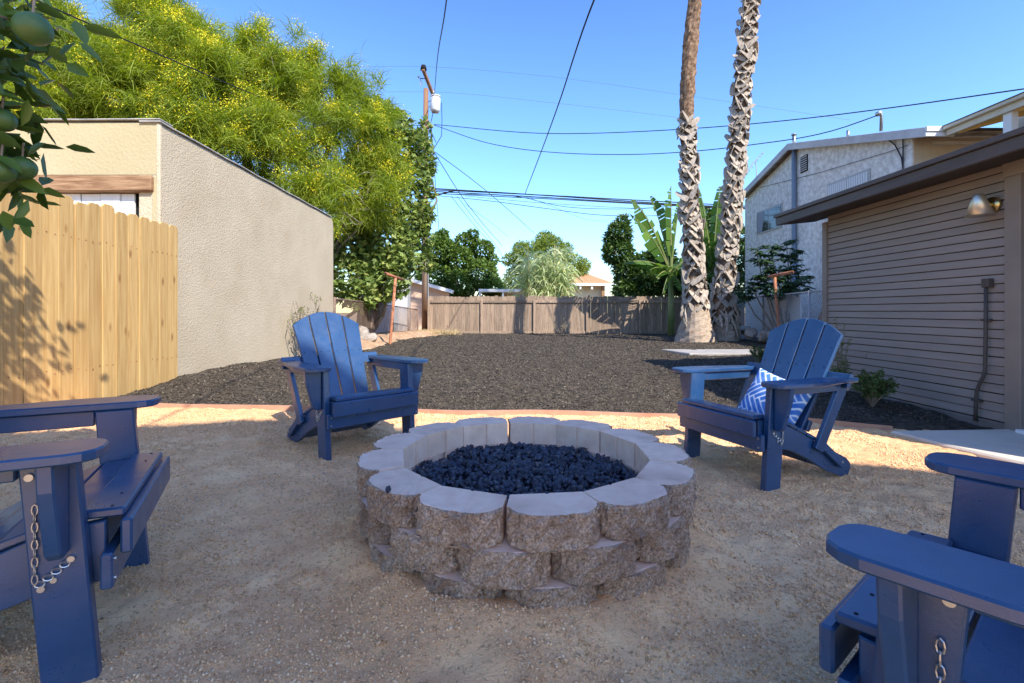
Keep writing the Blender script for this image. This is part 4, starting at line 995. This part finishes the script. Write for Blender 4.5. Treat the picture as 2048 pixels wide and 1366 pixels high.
g = Geo(); g.add(tube([P(883, 205, PD), P(884, 240, PD), P(883, 272, PD), P(872, 290, PD), P(866, 300, PD)], .014, 5))
g.add(tube([P(866, 225, PD), P(862, 245, PD), P(861, 260, PD), P(872, 285, PD)], .014, 5)); g.add(tube([P(862, 255, PD - .1), P(863, 275, PD - .1), P(865, 295, PD - .1), P(868, 310, PD)], .03, 6))
U.part('jumper_wires', g.out(), M['cable'])
def wire(label, pts, r=.011, m_='cable', sag=0.0):
    pts = np.array([p if len(p) == 3 and isinstance(p, np.ndarray) else P(*p) for p in pts]); t = np.linspace(0, 1, len(pts)); tt = np.linspace(0, 1, 28)
    if len(pts) > 2:
        L3 = np.concatenate([[0], np.cumsum(np.linalg.norm(np.diff(pts, axis=0), axis=1))]); tg = np.gradient(pts, L3, axis=0); tt = np.linspace(0, 1, 48); s2 = tt * L3[-1]; j = np.clip(np.searchsorted(L3, s2) - 1, 0, len(pts) - 2)
        hh = (L3[j + 1] - L3[j])[:, None]; u = ((s2 - L3[j])[:, None]) / hh
        c = (2 * u ** 3 - 3 * u ** 2 + 1) * pts[j] + (u ** 3 - 2 * u ** 2 + u) * hh * tg[j] + (3 * u ** 2 - 2 * u ** 3) * pts[j + 1] + (u ** 3 - u ** 2) * hh * tg[j + 1]
    else: c = pts[0] + (pts[1] - pts[0]) * tt[:, None]
    c[:, 2] -= sag * 4 * tt * (1 - tt)
    V, Fs = tube(c, r, 6); return tag(make('overhead_wire', V, Fs, M[m_], smooth=True), label, 'wire', 'overhead wires')
wire('twisted black service wire rising from the transformer to the top edge', [(869, 186, 19.5), (877, 100, 12), (893, 0, 8), np.array([.63, -2.9, 4.3])], .013)
wire('thick black wire slanting from the cable bundle up past the top centre', [(1050, 388, 19.3), (1120, 200, 10.5), (1188, 0, 7), np.array([3.0, -3.1, 5.4])], .013)
wire('black wire crossing in front of the yellow-flowering tree down to the pole', [np.array([-7.2, .5, 4.2]), (105, 15, 6.0), (340, 118, 8.2), (600, 222, 12.2), (845, 252, 19.5)], .011)
wire('upper black wire sagging from the pole behind both palms to the right edge', [(868, 249, 19.5), (1100, 267, 17), (1370, 258, 15), (1600, 238, 12.5), (1800, 213, 10.5), (2060, 176, 8.5)], .013)
wire('lower black wire sagging from the pole to the white house mast', [(868, 250, 19.5), (980, 287, 18), (1250, 309, 15.5), (1500, 290, 13), (1680, 257, 11), (1754, 231, 10.3)], .012)
for k, (y0, y1, yb, rr_) in enumerate(((376, 409, 415, .022), (379, 405, 412, .02), (382, 411, 417, .02), (386, 412, 418, .016))):
    wire(('topmost', 'second', 'third', 'lowest thick')[k] + ' cable of the black bundle strung right from the pole', [(852, y0, 19.5), (1100, (y0 + y1) / 2 - 1, 19.2), (1360, y1, 18.8), (1490, yb, 18.5), (1700, yb + 3, 18.2)], rr_)
wire('short black splice cable joining the bundle near the pole', [(872, 391, 19.5), (890, 386, 19.45), (912, 381, 19.4), (935, 382, 19.4)], .03)
for k, (pts, r_) in enumerate((
    ([(872, 391, 19.4), (980, 402, 19.3), (1100, 418, 19), (1200, 430, 18.8), (1260, 432, 18.6), (1400, 428, 18.3)], .011),
    ([(895, 388, 19.4), (1040, 394, 19.2), (1120, 412, 19), (1230, 418, 18.8), (1400, 408, 18.5)], .010),
    ([(930, 392, 19.4), (1060, 404, 19.2), (1180, 412, 19), (1400, 422, 18.5)], .007),
    ([(1060, 396, 19.3), (1110, 415, 20), (1170, 438, 22), (1215, 443, 24)], .006))):
    wire('thin drop wire below the bundle, ' + ('lowest and longest', 'second from below', 'faint middle one', 'curving to the leafy tree')[k], pts, r_, 'cable')
for k, (pts, r_) in enumerate((
    ([(868, 304, 19.6), (915, 380, 22), (960, 440, 26), (1005, 492, 32)], .014), ([(870, 304, 19.6), (935, 352, 22), (1000, 405, 26), (1068, 466, 33)], .014),
    ([(902, 392, 19.6), (940, 440, 22), (985, 490, 27), (1010, 520, 30)], .009), ([(915, 393, 19.6), (950, 440, 22), (985, 482, 26), (1004, 508, 30)], .009),
    ([(930, 408, 19.8), (975, 440, 24), (1015, 472, 30)], .008), ([(865, 300, 19.6), (872, 380, 19.9), (878, 462, 20.4)], .010))):
    wire('slanting drop wire ' + ('from the pole to the garden beyond, steeper of the long pair', 'from the pole to the garden beyond, flatter of the long pair', 'under the bundle, leftmost of the short ones', 'under the bundle, second of the short ones', 'under the bundle, faint and short', 'hanging straight beside the pole')[k], pts, r_, 'cable')
for k, (pts) in enumerate(([(690, 134, 24), (840, 133, 24), (1050, 148, 24), (1400, 195, 24), (1700, 240, 24)], [(740, 184, 24), (870, 184, 24), (1100, 205, 24), (1400, 240, 24)])):
    wire(('highest', 'second highest') + () if False else ('highest thin bare power line across the sky', 'second thin bare power line across the sky')[k], pts, .006, 'thinwire')

# ================================================================== trees
def tree(name, label, base, limbs, bark, crown, leafm, group=None):
    T_ = Thing(name, label, 'tree', base, group)
    g = Geo()
    for l_ in limbs: g.add(limb(*l_))
    T_.part('trunk', g.out(), bark, True)
    v, f, ti = crown; T_.part('crown', (v, f), leafm, tint=ti); return T_
UPV = lambda n, s=.5: nrm(np.stack([rng.normal(size=n) * s, rng.normal(size=n) * s - .25, np.ones(n)], 1))

# --- yellow-flowering feathery tree behind the garage
RB = []
for px, py, d, r in ((120, 150, 11.5, 1.7), (60, 60, 12, 1.5), (230, 90, 12, 1.6), (210, 220, 11.3, 1.5), (330, 60, 12.3, 1.35), (330, 190, 11.6, 1.5), (430, 90, 12.4, 1.2), (440, 210, 11.8, 1.5), (440, 310, 11.4, 1.2),
                     (530, 110, 12.6, 1.0), (545, 210, 12.2, 1.35), (550, 320, 11.7, 1.2), (600, 150, 12.6, .85), (640, 230, 12.3, 1.1), (650, 330, 12.0, 1.1), (700, 230, 12.6, .75), (720, 300, 12.2, .95), (700, 380, 11.7, .75), (745, 350, 12.0, .65), (600, 400, 11.3, .8),
                     (-60, 140, 12, 1.8), (-30, 260, 11.5, 1.5), (735, 225, 12.4, .45), (520, 60, 12.6, .5), (575, 88, 12.6, .42), (400, 40, 12.4, .7), (330, 15, 12.4, .7), (240, 20, 12.2, .8), (690, 425, 11.4, .55), (745, 420, 11.8, .5), (630, 420, 11.2, .55), (770, 370, 12.2, .5), (660, 270, 12, .9)):
    if py < 120: py += 38
    c = P(px, py, d); RB.append((*c, r * .95, r * .95, r * .86))
RT = Thing('flowering_tree', 'big feathery green tree covered in yellow blossom behind the stucco garage', 'tree', (-6.5, 12.4, -.1))
g = Geo(); root = np.array([-6.3, 12.8, -.1])
for k, b in enumerate(RB):
    c = np.array(b[:3]); m1 = root + (c - root) * .45 + np.array([0, .3, .2]); 
    if k % 3 == 0: g.add(limb(root, m1, .16, .08, .1)); g.add(limb(m1, c, .08, .03, .15))
    else: g.add(limb(m1, c, .05, .015, .2))
    for q in range(5): g.add(limb(c, c + rdir(1)[0] * b[3] * .9, .016, .005, .2, 5))
RT.part('trunk', g.out(), M['bark'], True)
nc = 360; cc, cdv, ck_ = inblobs(RB, nc, .55); nt = 1400; ki = rng.integers(nc, size=nt); tc = cc[ki] + rng.normal(size=(nt, 3)) * np.array([.26, .26, .17]); td = nrm(cdv[ki] + rdir(nt) * .6)
V = []; Fq = []; TI = []; off = 0
SV = []; STI = []
for i in range(nt):
    m_ = 105; b_ = tc[i] + rng.normal(size=(m_, 3)) * .10; dr = nrm(td[i] * .55 + rdir(m_, .35) * 1.0); L_ = .22 + .28 * rng.random(m_)
    d2 = nrm(dr + np.array([0, 0, -.75])); p1 = b_ + dr * (L_ * .55)[:, None]; p2 = p1 + d2 * (L_ * .5)[:, None]
    sd_ = nrm(np.cross(dr, rdir(m_))) * (.0048 + .0032 * rng.random(m_))[:, None]
    SV.append(np.stack([b_ - sd_, b_ + sd_, p1 + sd_, p1 - sd_, p2 + sd_ * .4, p2 - sd_ * .4], 1).reshape(-1, 3)); STI.append(np.repeat(np.clip(.1 + .4 * rng.random() + .5 * rng.random(m_), 0, 1), 6))
SV = np.concatenate(SV); n_ = len(SV) // 6; b6 = np.arange(n_)[:, None] * 6
RT.part('feathery_leaves', (SV, np.concatenate([b6 + np.array([[0, 1, 2, 3]]), b6 + np.array([[3, 2, 4, 5]])])), M['retama'], tint=np.concatenate(STI), kind='stuff')
nf = 9000; ki = rng.integers(nt, size=nf); fd = nrm(td[ki] + rdir(nf) * .5 + np.array([0, 0, .35])); fc = tc[ki] + fd * (.16 + .16 * rng.random(nf))[:, None]; keep = vn(fc[:, 0], fc[:, 2], .55, 3) + .25 * rng.random(nf) > .42; fc = fc[keep]; fd = fd[keep]
rep = rng.integers(5, 16, len(fc)); fp = np.repeat(fc, rep, 0) + rng.normal(size=(rep.sum(), 3)) * np.array([.075, .075, .06]) + np.repeat(fd, rep, 0) * .1
n_ = len(fp); v, f, ti = leaves(fp, rdir(n_), rdir(n_), .024 + .018 * rng.random(n_), .024)
RT.part('blossom', (v, f), M['flower'], tint=ti, kind='stuff')

# --- fig tree
FB = []
for px, py, d, r in ((700, 560, 12.6, .62), (700, 490, 12.8, .6), (720, 430, 13, .6), (770, 400, 13.4, .7), (770, 480, 13.2, .8), (775, 560, 13, .6), (820, 440, 13.8, .55), (825, 350, 13.8, .55), (790, 300, 14, .7), (835, 290, 14, .45), (760, 260, 14, .6), (730, 340, 13.6, .6), (850, 250, 14.2, .2), (850, 520, 13.8, .3), (725, 590, 12.4, .4), (850, 385, 13.8, .3), (755, 225, 14.2, .4), (800, 250, 14.2, .4), (848, 330, 14, .35), (846, 430, 13.8, .35), (800, 520, 13.2, .5), (740, 520, 12.8, .5), (845, 480, 13.8, .3)):
    c = P(px, py, d); FB.append((*c, r, r, r))
fr_ = np.array([-3.9, 13.7, 0.0]); lm_ = []
for b in FB:
    c = np.array(b[:3]); m1 = fr_ + (c - fr_) * .4 + rng.normal(size=3) * .15; lm_ += [(fr_, m1, .09, .05, .15), (m1, c, .05, .018, .2)]
    for q in range(4): lm_.append((c, c + rdir(1, .5)[0] * b[3] * 1.05, .016, .006, .15))
p_, d_, k_ = inblobs(FB, 10500, .5); n_ = len(p_)
crown = leaves(p_, nrm(d_ * .6 + rdir(n_) * .8 + np.array([0, -.15, -.25])), UPV(n_, .6), .10 + .09 * rng.random(n_), .10 + .08 * rng.random(n_), FIG)
tree('fig_tree', 'broad-leaved fig tree overhanging the rusty chain-link fence', fr_, lm_, M['bark'], cat_leaves([crown]), M['fig'])

# --- trees and houses beyond the back fence
def bushy(name, label, blobs, base, n, ls, lw, m_, group=None, zb=.2, lo=.6, T=LEAF4, bark='bark'):
    B_ = []
    for px, py, d, r, *q in blobs: c = P(px, py, d); B_.append((*c, r, r, r * (q[0] if q else .9)))
    p_, dd, kk = inblobs(B_, n, lo); n_ = len(p_); lm2 = []; base = np.asarray(base, float)
    for b in B_:
        c = np.array(b[:3]); m1 = base + (c - base) * .5 + rng.normal(size=3) * .12; lm2 += [(base, m1, .10, .05, .12), (m1, c, .05, .02, .15)]
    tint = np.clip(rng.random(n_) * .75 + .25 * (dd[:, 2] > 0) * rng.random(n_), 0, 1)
    return tree(name, label, base, lm2, M[bark], cat_leaves([leaves(p_, nrm(dd * .7 + rdir(n_) * .8 + np.array([0, 0, zb - .3])), UPV(n_, .7), ls * (.7 + .6 * rng.random(n_)), lw * (.7 + .6 * rng.random(n_)), T, tint)]), M[m_], group)
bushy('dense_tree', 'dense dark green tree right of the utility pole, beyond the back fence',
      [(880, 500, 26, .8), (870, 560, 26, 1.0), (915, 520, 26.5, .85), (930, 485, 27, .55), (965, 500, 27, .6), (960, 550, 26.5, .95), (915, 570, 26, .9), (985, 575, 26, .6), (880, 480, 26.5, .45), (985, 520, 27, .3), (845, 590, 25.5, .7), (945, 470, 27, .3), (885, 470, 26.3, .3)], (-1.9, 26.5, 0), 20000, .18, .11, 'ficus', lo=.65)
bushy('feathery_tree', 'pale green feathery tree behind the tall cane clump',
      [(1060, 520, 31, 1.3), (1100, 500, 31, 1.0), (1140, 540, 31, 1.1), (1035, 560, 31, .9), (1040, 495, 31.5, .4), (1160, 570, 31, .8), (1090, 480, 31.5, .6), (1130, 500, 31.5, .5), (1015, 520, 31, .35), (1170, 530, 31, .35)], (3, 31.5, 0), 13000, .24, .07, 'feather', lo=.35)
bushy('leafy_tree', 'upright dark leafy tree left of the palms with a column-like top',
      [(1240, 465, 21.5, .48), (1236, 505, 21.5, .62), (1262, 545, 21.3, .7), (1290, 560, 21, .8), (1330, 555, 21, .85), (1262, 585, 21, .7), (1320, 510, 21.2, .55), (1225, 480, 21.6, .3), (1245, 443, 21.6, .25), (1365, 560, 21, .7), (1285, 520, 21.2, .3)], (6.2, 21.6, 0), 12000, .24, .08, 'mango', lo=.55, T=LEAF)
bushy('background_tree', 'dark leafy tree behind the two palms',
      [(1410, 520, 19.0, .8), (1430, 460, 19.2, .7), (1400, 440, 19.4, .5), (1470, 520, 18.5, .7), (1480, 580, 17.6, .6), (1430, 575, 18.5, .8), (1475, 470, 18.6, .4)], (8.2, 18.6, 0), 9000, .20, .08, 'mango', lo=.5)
# --- broad-leaved young tree by the white house
SB = [(1540, 500, 11.9, .20), (1560, 530, 11.8, .40), (1590, 560, 11.6, .40), (1550, 570, 11.7, .45), (1520, 515, 12, .22), (1530, 560, 11.9, .3), (1580, 500, 11.8, .25), (1572, 478, 11.9, .16), (1600, 575, 11.4, .25), (1512, 500, 12, .12), (1505, 570, 12.1, .2), (1490, 585, 12.4, .3)]
B_ = [(*P(a, b, c), r, r, r * .8) for a, b, c, r in SB]; p_, dd, kk = inblobs(B_, 190, .5); L_ = []
for i in range(len(p_)):
    k = 8; a = np.arange(k) * 2 * math.pi / k + rng.random(); ax = np.stack([np.cos(a), np.sin(a), -.35 + .2 * rng.normal(size=k)], 1) + dd[i] * .3
    L_.append(leaves(np.repeat(p_[i][None], k, 0), ax, np.tile([0, 0, 1.], (k, 1)) + dd[i] * .4, .13 + .05 * rng.random(k), .06, LEAF, np.clip(rng.random() * .6 + .4 * rng.random(k), 0, 1)))
rb = np.array([6.85, 11.85, 0.]); tree('young_tree', 'young tree with rosettes of dark leaves before the white house wall', rb, [(rb, np.array(b[:3]), .03, .01, .12) for b in B_], M['bark'], cat_leaves(L_), M['schef'])
# --- banana plants
def banana(name, label, base, tips, seed):
    T_ = Thing(name, label, 'banana plant', base, 'banana plants'); base = np.asarray(base, float)
    cr_ = base + np.array([0, 0, 2.2]); T_.part('stem', tube([base, base + (cr_ - base) * .5, cr_], [.13, .11, .07], 10), M['bananastem'], True)
    r3 = np.random.default_rng(seed)
    for k in range(9): a = r3.random() * 6.283; tips = tips + [(cr_ + np.array([math.cos(a) * (1.0 + .5 * r3.random()), math.sin(a) * 1.0, -.5 + 1.3 * r3.random()]), .24 + .06 * r3.random())]
    for tip, w in tips:
        tip = np.asarray(tip, float); L0 = np.linalg.norm(tip - cr_); t = np.linspace(0, 1, 22); ctrl = (cr_ + tip) / 2 + np.array([0, 0, .22 * L0]); 
        c = ((1 - t) ** 2)[:, None] * cr_ + (2 * t * (1 - t))[:, None] * ctrl + (t ** 2)[:, None] * tip
        tg = nrm(np.gradient(c, axis=0)); uv_ = np.array([r3.normal() * .7, r3.normal() * .7 - .2, 1.0]); up_ = nrm(uv_ - tg * (tg @ uv_)[:, None]); sd_ = np.cross(tg, up_)
        prof_ = np.clip(np.sin(np.clip((t - .12) / .88, 0, 1) ** .75 * math.pi), 0, 1) ** .55 * w * .95
        Vb = []; Fb = []; Tb = []; k = 0
        for sg in (-1, 1):
            i = 3
            while i < 21:
                run = int(rng.integers(1, 4)); j = min(i + run, 21); dr_ = .2 + .7 * rng.random()
                a0, a1 = c[i], c[j] - tg[j] * .03; e0 = a0 + sg * sd_[i] * prof_[i] - up_[i] * prof_[i] * dr_ + tg[i] * .1 * w; e1 = a1 + sg * sd_[j] * prof_[j] - up_[j] * prof_[j] * dr_ + tg[j] * .1 * w
                Vb += [a0, a1, e1, e0]; Fb.append((k, k + 1, k + 2, k + 3)); tq = rng.random() * .8; Tb += [tq] * 4; k += 4; i = j
        lf = T_.part('leaf', (np.array(Vb), Fb), M['banana'], tint=np.array(Tb)); T_.part('midrib', tube(c, np.linspace(.032, .008, 22), 5), M['bananastem'], sub=lf)
bd = 17.2; bb = P(1342, 660, bd)
banana('banana_plant', 'banana plant left of the palms with torn leaves fanning out', (bb[0], bd, 0), [(P(1263, 398, bd - .3), .30), (P(1260, 428, bd - .6), .34), (P(1300, 392, bd + .4), .26), (P(1342, 372, bd - .2), .25), (P(1246, 528, bd - .9), .28), (P(1325, 588, bd - .9), .26), (P(1362, 400, bd + .2), .26), (P(1372, 590, bd - .5), .25), (P(1300, 540, bd - .8), .3)], 3)
bb = P(1425, 660, bd + .8)
banana('banana_plant', 'banana plant glimpsed between and behind the two palms', (bb[0], bd + .8, 0), [(P(1440, 372, bd + .6), .26), (P(1398, 378, bd + .7), .24), (P(1452, 470, bd), .28), (P(1392, 470, bd), .26), (P(1478, 440, bd + .4), .24), (P(1420, 500, bd - .3), .28), (P(1385, 420, bd + .6), .25)], 5)
# --- tall cane clump
CB = np.array([1.9, 22.0, -.05]); T_ = Thing('cane_clump', 'tall clump of arching pale green cane leaves behind the back fence', 'plant', CB)
g = Geo(); L_ = []; RV = []; RT_ = []
for k in range(46):
    b0 = CB + np.array([(rng.random() - .5) * 1.7, (rng.random() - .5) * .7, 0]); lean = (b0[0] - CB[0]) * .28; h_ = 2.2 + 1.7 * rng.random()
    tp = b0 + np.array([lean, rng.normal() * .1, h_]); g.add(tube([b0, (b0 + tp) / 2, tp], [.03, .026, .015], 6))
    for q in range(22):
        t0 = .35 + .55 * rng.random(); p0 = b0 + (tp - b0) * t0; a = rng.random() * 6.283; L0 = 1.0 + .9 * rng.random(); dead = t0 < .62 and rng.random() < .5
        o_ = np.array([math.cos(a), math.sin(a) * .8, 0]); t = np.linspace(0, 1, 7)[:, None]; c = p0 + o_ * L0 * (.55 * t) + np.array([0, 0, 1.]) * L0 * (t * (1.0 if not dead else .2) - (.95 if not dead else 1.2) * t ** 2.1)
        sd_ = nrm(np.cross(np.gradient(c, axis=0), nrm(rng.normal(size=3)))) * (.036 * np.array([.5, .9, 1, 1, .8, .5, .05]))[:, None]
        RV.append(np.stack([c - sd_, c + sd_], 1).reshape(-1, 3)); RT_.append(np.full(14, .97 if dead else rng.random() * .82))
T_.part('stalk_clump', g.out(), M['cane'], tint=np.full(len(g.out()[0]), .93))
n_ = len(RV); FF = np.concatenate([np.array([[2 * i, 2 * i + 1, 2 * i + 3, 2 * i + 2] for i in range(6)])[None] + (np.arange(n_) * 14)[:, None, None]]).reshape(-1, 4)
T_.part('leaves', (np.concatenate(RV), FF), M['cane'], tint=np.concatenate(RT_))

# --- houses beyond
def P3(px, py, d): return P(px, py, d)
h = Thing('tiled_house', 'pale yellow house with orange hipped roof beyond the back fence', 'house', P(1175, 600, 30)); d = 29.0
a0, a1 = P(1128, 590, d), P(1212, 590, d); ze = P(0, 568, d)[2]
h.part('wall', b2((a0[0] - 2, d, -.1), (a1[0] - .1, d + 6, ze - .02)), M['palewall'])
e0, e1, er = P(1095, 567, d - .5), P(1230, 567, d - .5), P(1163, 545, d + 3)
V = np.array([(e0[0], d - .5, ze), (e1[0], d - .5, ze), (e1[0], d + 6.5, ze), (e0[0], d + 6.5, ze), (er[0], d + 2.6, er[2]), (er[0] - .6, d + 3.4, er[2])]); h.part('roof', (V, [(0, 1, 4), (1, 2, 5, 4), (2, 3, 5), (3, 0, 4, 5), (3, 2, 1, 0)]), M['terracotta'])
h.part('fascia', b2((e0[0], d - .56, ze - .13), (e1[0], d - .505, ze + .02)), M['whitetrim'])
for px in (1140, 1160, 1183): q = P(px, 572, d - .3); h.part('eave_bracket', b2((q[0] - .05, d - .5, ze - .33), (q[0] + .05, d - .01, ze - .135)), M['whitetrim'])
q = P(1206, 580, d - .2); h.part('corner_post', b2((q[0] - .09, d - .3, -.1), (q[0] + .09, d - .12, ze - .135)), M['oldwood'])
h = Thing('carport', 'low white flat-roofed carport beyond the back fence', 'carport', P(1000, 600, 25)); d = 24.5; a0, a1 = P(957, 578, d), P(1060, 577, d)
h.part('roof', b2((a0[0], d, a0[2] - .14), (a1[0] + .4, d + 3, a0[2])), M['whitetrim'])
h.part('back_wall', b2((a0[0] + .2, d + 2.6, -.1), (a1[0] + .3, d + 2.7, a0[2] - .142)), M['tanhouse'])
for px in (960, 1006): q = P(px, 590, d + .1); h.part('post', b2((q[0] - .05, d + .05, -.1), (q[0] + .05, d + .15, a0[2] - .142)), M['whitetrim'])
h = Thing('peach_house', 'small peach house with sloping white roof edge beside the utility pole', 'house', P(875, 600, 23.5)); d = 23.0
r0, r1 = P(840, 562, d), P(906, 584, d); h.part('wall', prism([(r0[0] - .6, -.1), (r1[0] - .2, -.1), (r1[0] - .2, r1[2] - .05), (r0[0] - .6, r0[2] + .05)], -d - .3, -d - .05, 'xz'), M['pinkwall'])
h.part('roof_edge', bar((r0[0] - .7, d, r0[2] + .12), (r1[0], d, r1[2]), .5, .16), M['whitetrim'])

# ================================================================== shrubs and weeds
def shrub(name, label, base, h_, w_, n, ls, lw, m_, stems=14, T=LEAF):
    base = np.asarray(base, float); T_ = Thing(name, label, 'shrub', base); g = Geo(); L_ = []
    for k in range(stems):
        a = rng.random() * 6.283; r_ = math.sqrt(rng.random()) * w_; tp = base + np.array([r_ * math.cos(a), r_ * math.sin(a), h_ * (1 - .45 * (r_ / w_) ** 2) * (.75 + .3 * rng.random())])
        t = np.linspace(0, 1, 6)[:, None]; c = base + (tp - base) * t + np.array([0, 0, 1.]) * .12 * h_ * np.sin(t * math.pi); g.add(tube(c, np.linspace(.006, .0025, 6), 5))
        m2 = n // stems; tt = .25 + .75 * rng.random(m2) ** .7; p = np.stack([np.interp(tt, t[:, 0], c[:, q]) for q in range(3)], 1)
        L_.append(leaves(p, rdir(m2, .55) , UPV(m2, .7), ls * (.7 + .5 * rng.random(m2)), lw * (.7 + .5 * rng.random(m2)), T))
    T_.part('stems', g.out(), M['twig']); v, f, ti = cat_leaves(L_); T_.part('foliage', (v, f), M[m_], tint=ti); return T_
q = P(1745, 812, 4.55); shrub('leafy_shrub', 'bushy green shrub against the brown clapboard wall', (q[0], q[1], bz(q[0], q[1])), .36, .21, 1500, .042, .015, 'shrub', 34)
q = P(1514, 735, 7.4); shrub('leafy_shrub', 'small grey-green shrub behind the cushioned chair', (q[0], q[1], bz(q[0], q[1])), .30, .17, 800, .04, .012, 'shrub', 22)
q = P(1690, 775, 5.1); shrub('weed_clump', 'thin weeds growing between the cushioned chair and the brown wall', (q[0], q[1], bz(q[0], q[1])), .42, .15, 260, .06, .010, 'weed', 12)
q = P(1680, 770, 5.25); shrub('tall_weed', 'tall spindly weed against the far end of the clapboard', (q[0], q[1], bz(q[0], q[1])), 1.0, .12, 150, .035, .012, 'weed', 6)
def bare(name, label, base, h_, w_, n, leafn, m_='twig'):
    base = np.asarray(base, float); T_ = Thing(name, label, 'shrub', base); g = Geo(); ends = []
    for k in range(n):
        a = rng.random() * 6.283; tp = base + np.array([w_ * math.cos(a) * rng.random() ** .5, w_ * math.sin(a) * rng.random() ** .5, h_ * (.55 + .45 * rng.random())]); g.add(limb(base, tp, .012, .005, .12))
        for q in range(4): e_ = base + (tp - base) * (.4 + .6 * rng.random()); e2 = e_ + rdir(1, .5)[0] * h_ * .22; g.add(limb(e_, e2, .006, .003, .2, 4)); ends += [e2, (e_ + e2) / 2]
    T_.part('twigs', g.out(), M['twig'])
    ends = np.array(ends); p = ends[rng.integers(len(ends), size=leafn)] + rng.normal(size=(leafn, 3)) * .025; v, f, ti = cat_leaves([leaves(p, rdir(leafn), rdir(leafn), .045, .018, LEAF)]); T_.part('leaves', (v, f), M['weed'], tint=ti)
q = P(605, 718, 7.9); bare('bare_shrub', 'straggly half-bare shrub by the garage wall behind the left chair', (q[0], q[1], .1), .95, .30, 11, 260)
q = P(1122, 664, 18.2); bare('bare_shrub', 'small leafless shrub in front of the back fence', (q[0], q[1], 0), .60, .36, 9, 40)
# dry grass at the foot of the pole
n_ = 900; p = np.stack([-3.1 + 1.5 * rng.random(n_), 17.2 + 1.7 * rng.random(n_), np.full(n_, .02)], 1); v, f, ti = leaves(p, rdir(n_, 1.4), rdir(n_), .22, .012)
tag(make('dry_grass', v, f, M['straw'], tint=ti, kind='stuff'), 'dry straw grass around the foot of the utility pole', 'grass')

# ================================================================== citrus tree at the left edge (most of it out of frame)
CT = Thing('citrus_tree', 'citrus tree with green fruit reaching in at the top left corner', 'tree', (-2.75, .55, 0))
trunk0 = np.array([-2.75, .55, 0]); fork = np.array([-2.55, .75, 1.35]); g = Geo(); g.add(limb(trunk0, fork, .09, .06, .05)); L_ = []
tips_ = []
def sprig(p, q, n, spread, ls):
    g.add(limb(p, q, .012, .004, .12, 6)); p = np.asarray(p, float); q = np.asarray(q, float); t = .12 + .88 * rng.random(n)
    c = p + (q - p) * t[:, None] + rng.normal(size=(n, 3)) * spread; a = nrm(nrm(q - p) * .5 + rdir(n) * .9 + np.array([0, 0, -.35]))
    L_.append(leaves(c, a, UPV(n, .8), ls * (.7 + .5 * rng.random(n)), ls * .42, LEAF))
ends = [P(-60, -60, 1.55), P(30, 20, 1.35), P(60, 110, 1.45), P(20, 170, 1.4), P(40, 260, 1.5), P(-10, 300, 1.4), P(30, 370, 1.55), P(-40, 330, 1.6), P(-60, 200, 1.5), P(-30, 100, 1.35), P(70, 40, 1.7), P(-120, 20, 1.5), P(10, -40, 1.5)]
for k, e_ in enumerate(ends):
    m1 = fork + (e_ - fork) * .55 + np.array([0, 0, .25]); g.add(limb(fork, m1, .035, .016, .12)); sprig(m1, e_ + np.array([0, 0, -.03]), 130, .065, .085)
for k in range(26):                                                   # rest of the crown, above and to the left of the frame
    c = np.array([-2.40, 1.72, 2.2]) + rdir(1)[0] * np.array([.55, .75, .65]) * rng.random() ** .4
    if c[1] > .3 and c[0] > -1.10 * c[1] - .05 and c[2] < .92 + .70 * c[1]: c[0] = -1.10 * c[1] - .15
    m1 = fork + (c - fork) * .6; g.add(limb(fork, m1, .03, .012, .15)); sprig(m1, c, 60, .11, .095)
CT.part('trunk', g.out(), M['bark'], True)
v, f, ti = cat_leaves(L_); CT.part('crown', (v, f), M['citrus'], True, tint=ti)
def fruit(px, py, d, r, label):
    c = P(px, py, d); a = np.linspace(0, math.pi, 13); b_ = np.arange(20) * 2 * math.pi / 20; V = np.stack([(np.sin(a)[:, None] * np.cos(b_)), (np.sin(a)[:, None] * np.sin(b_)), np.cos(a)[:, None] * np.ones(20) * .94], -1).reshape(-1, 3)
    Fs = [(i * 20 + k, (i + 1) * 20 + k, (i + 1) * 20 + (k + 1) % 20, i * 20 + (k + 1) % 20) for i in range(12) for k in range(20)]
    T_ = Thing('citrus_fruit', label, 'fruit', c, 'green citrus fruit'); T_.part('skin', (V * r + c, Fs), M['orange'], True); T_.part('stem', tube([c + (0, 0, r * .9), c + (0, .004, r + .04)], .003, 6), M['twig'])
fruit(66, 58, 1.25, .041, 'largest green citrus fruit, top left corner, highest of the four')
fruit(45, 336, 1.45, .035, 'green citrus fruit just above the fence, rightmost of the lower pair')
fruit(2, 342, 1.4, .036, 'green citrus fruit cut off by the left edge, lowest of the four')
fruit(4, 240, 1.4, .034, 'green citrus fruit at the left edge, half hidden among leaves')
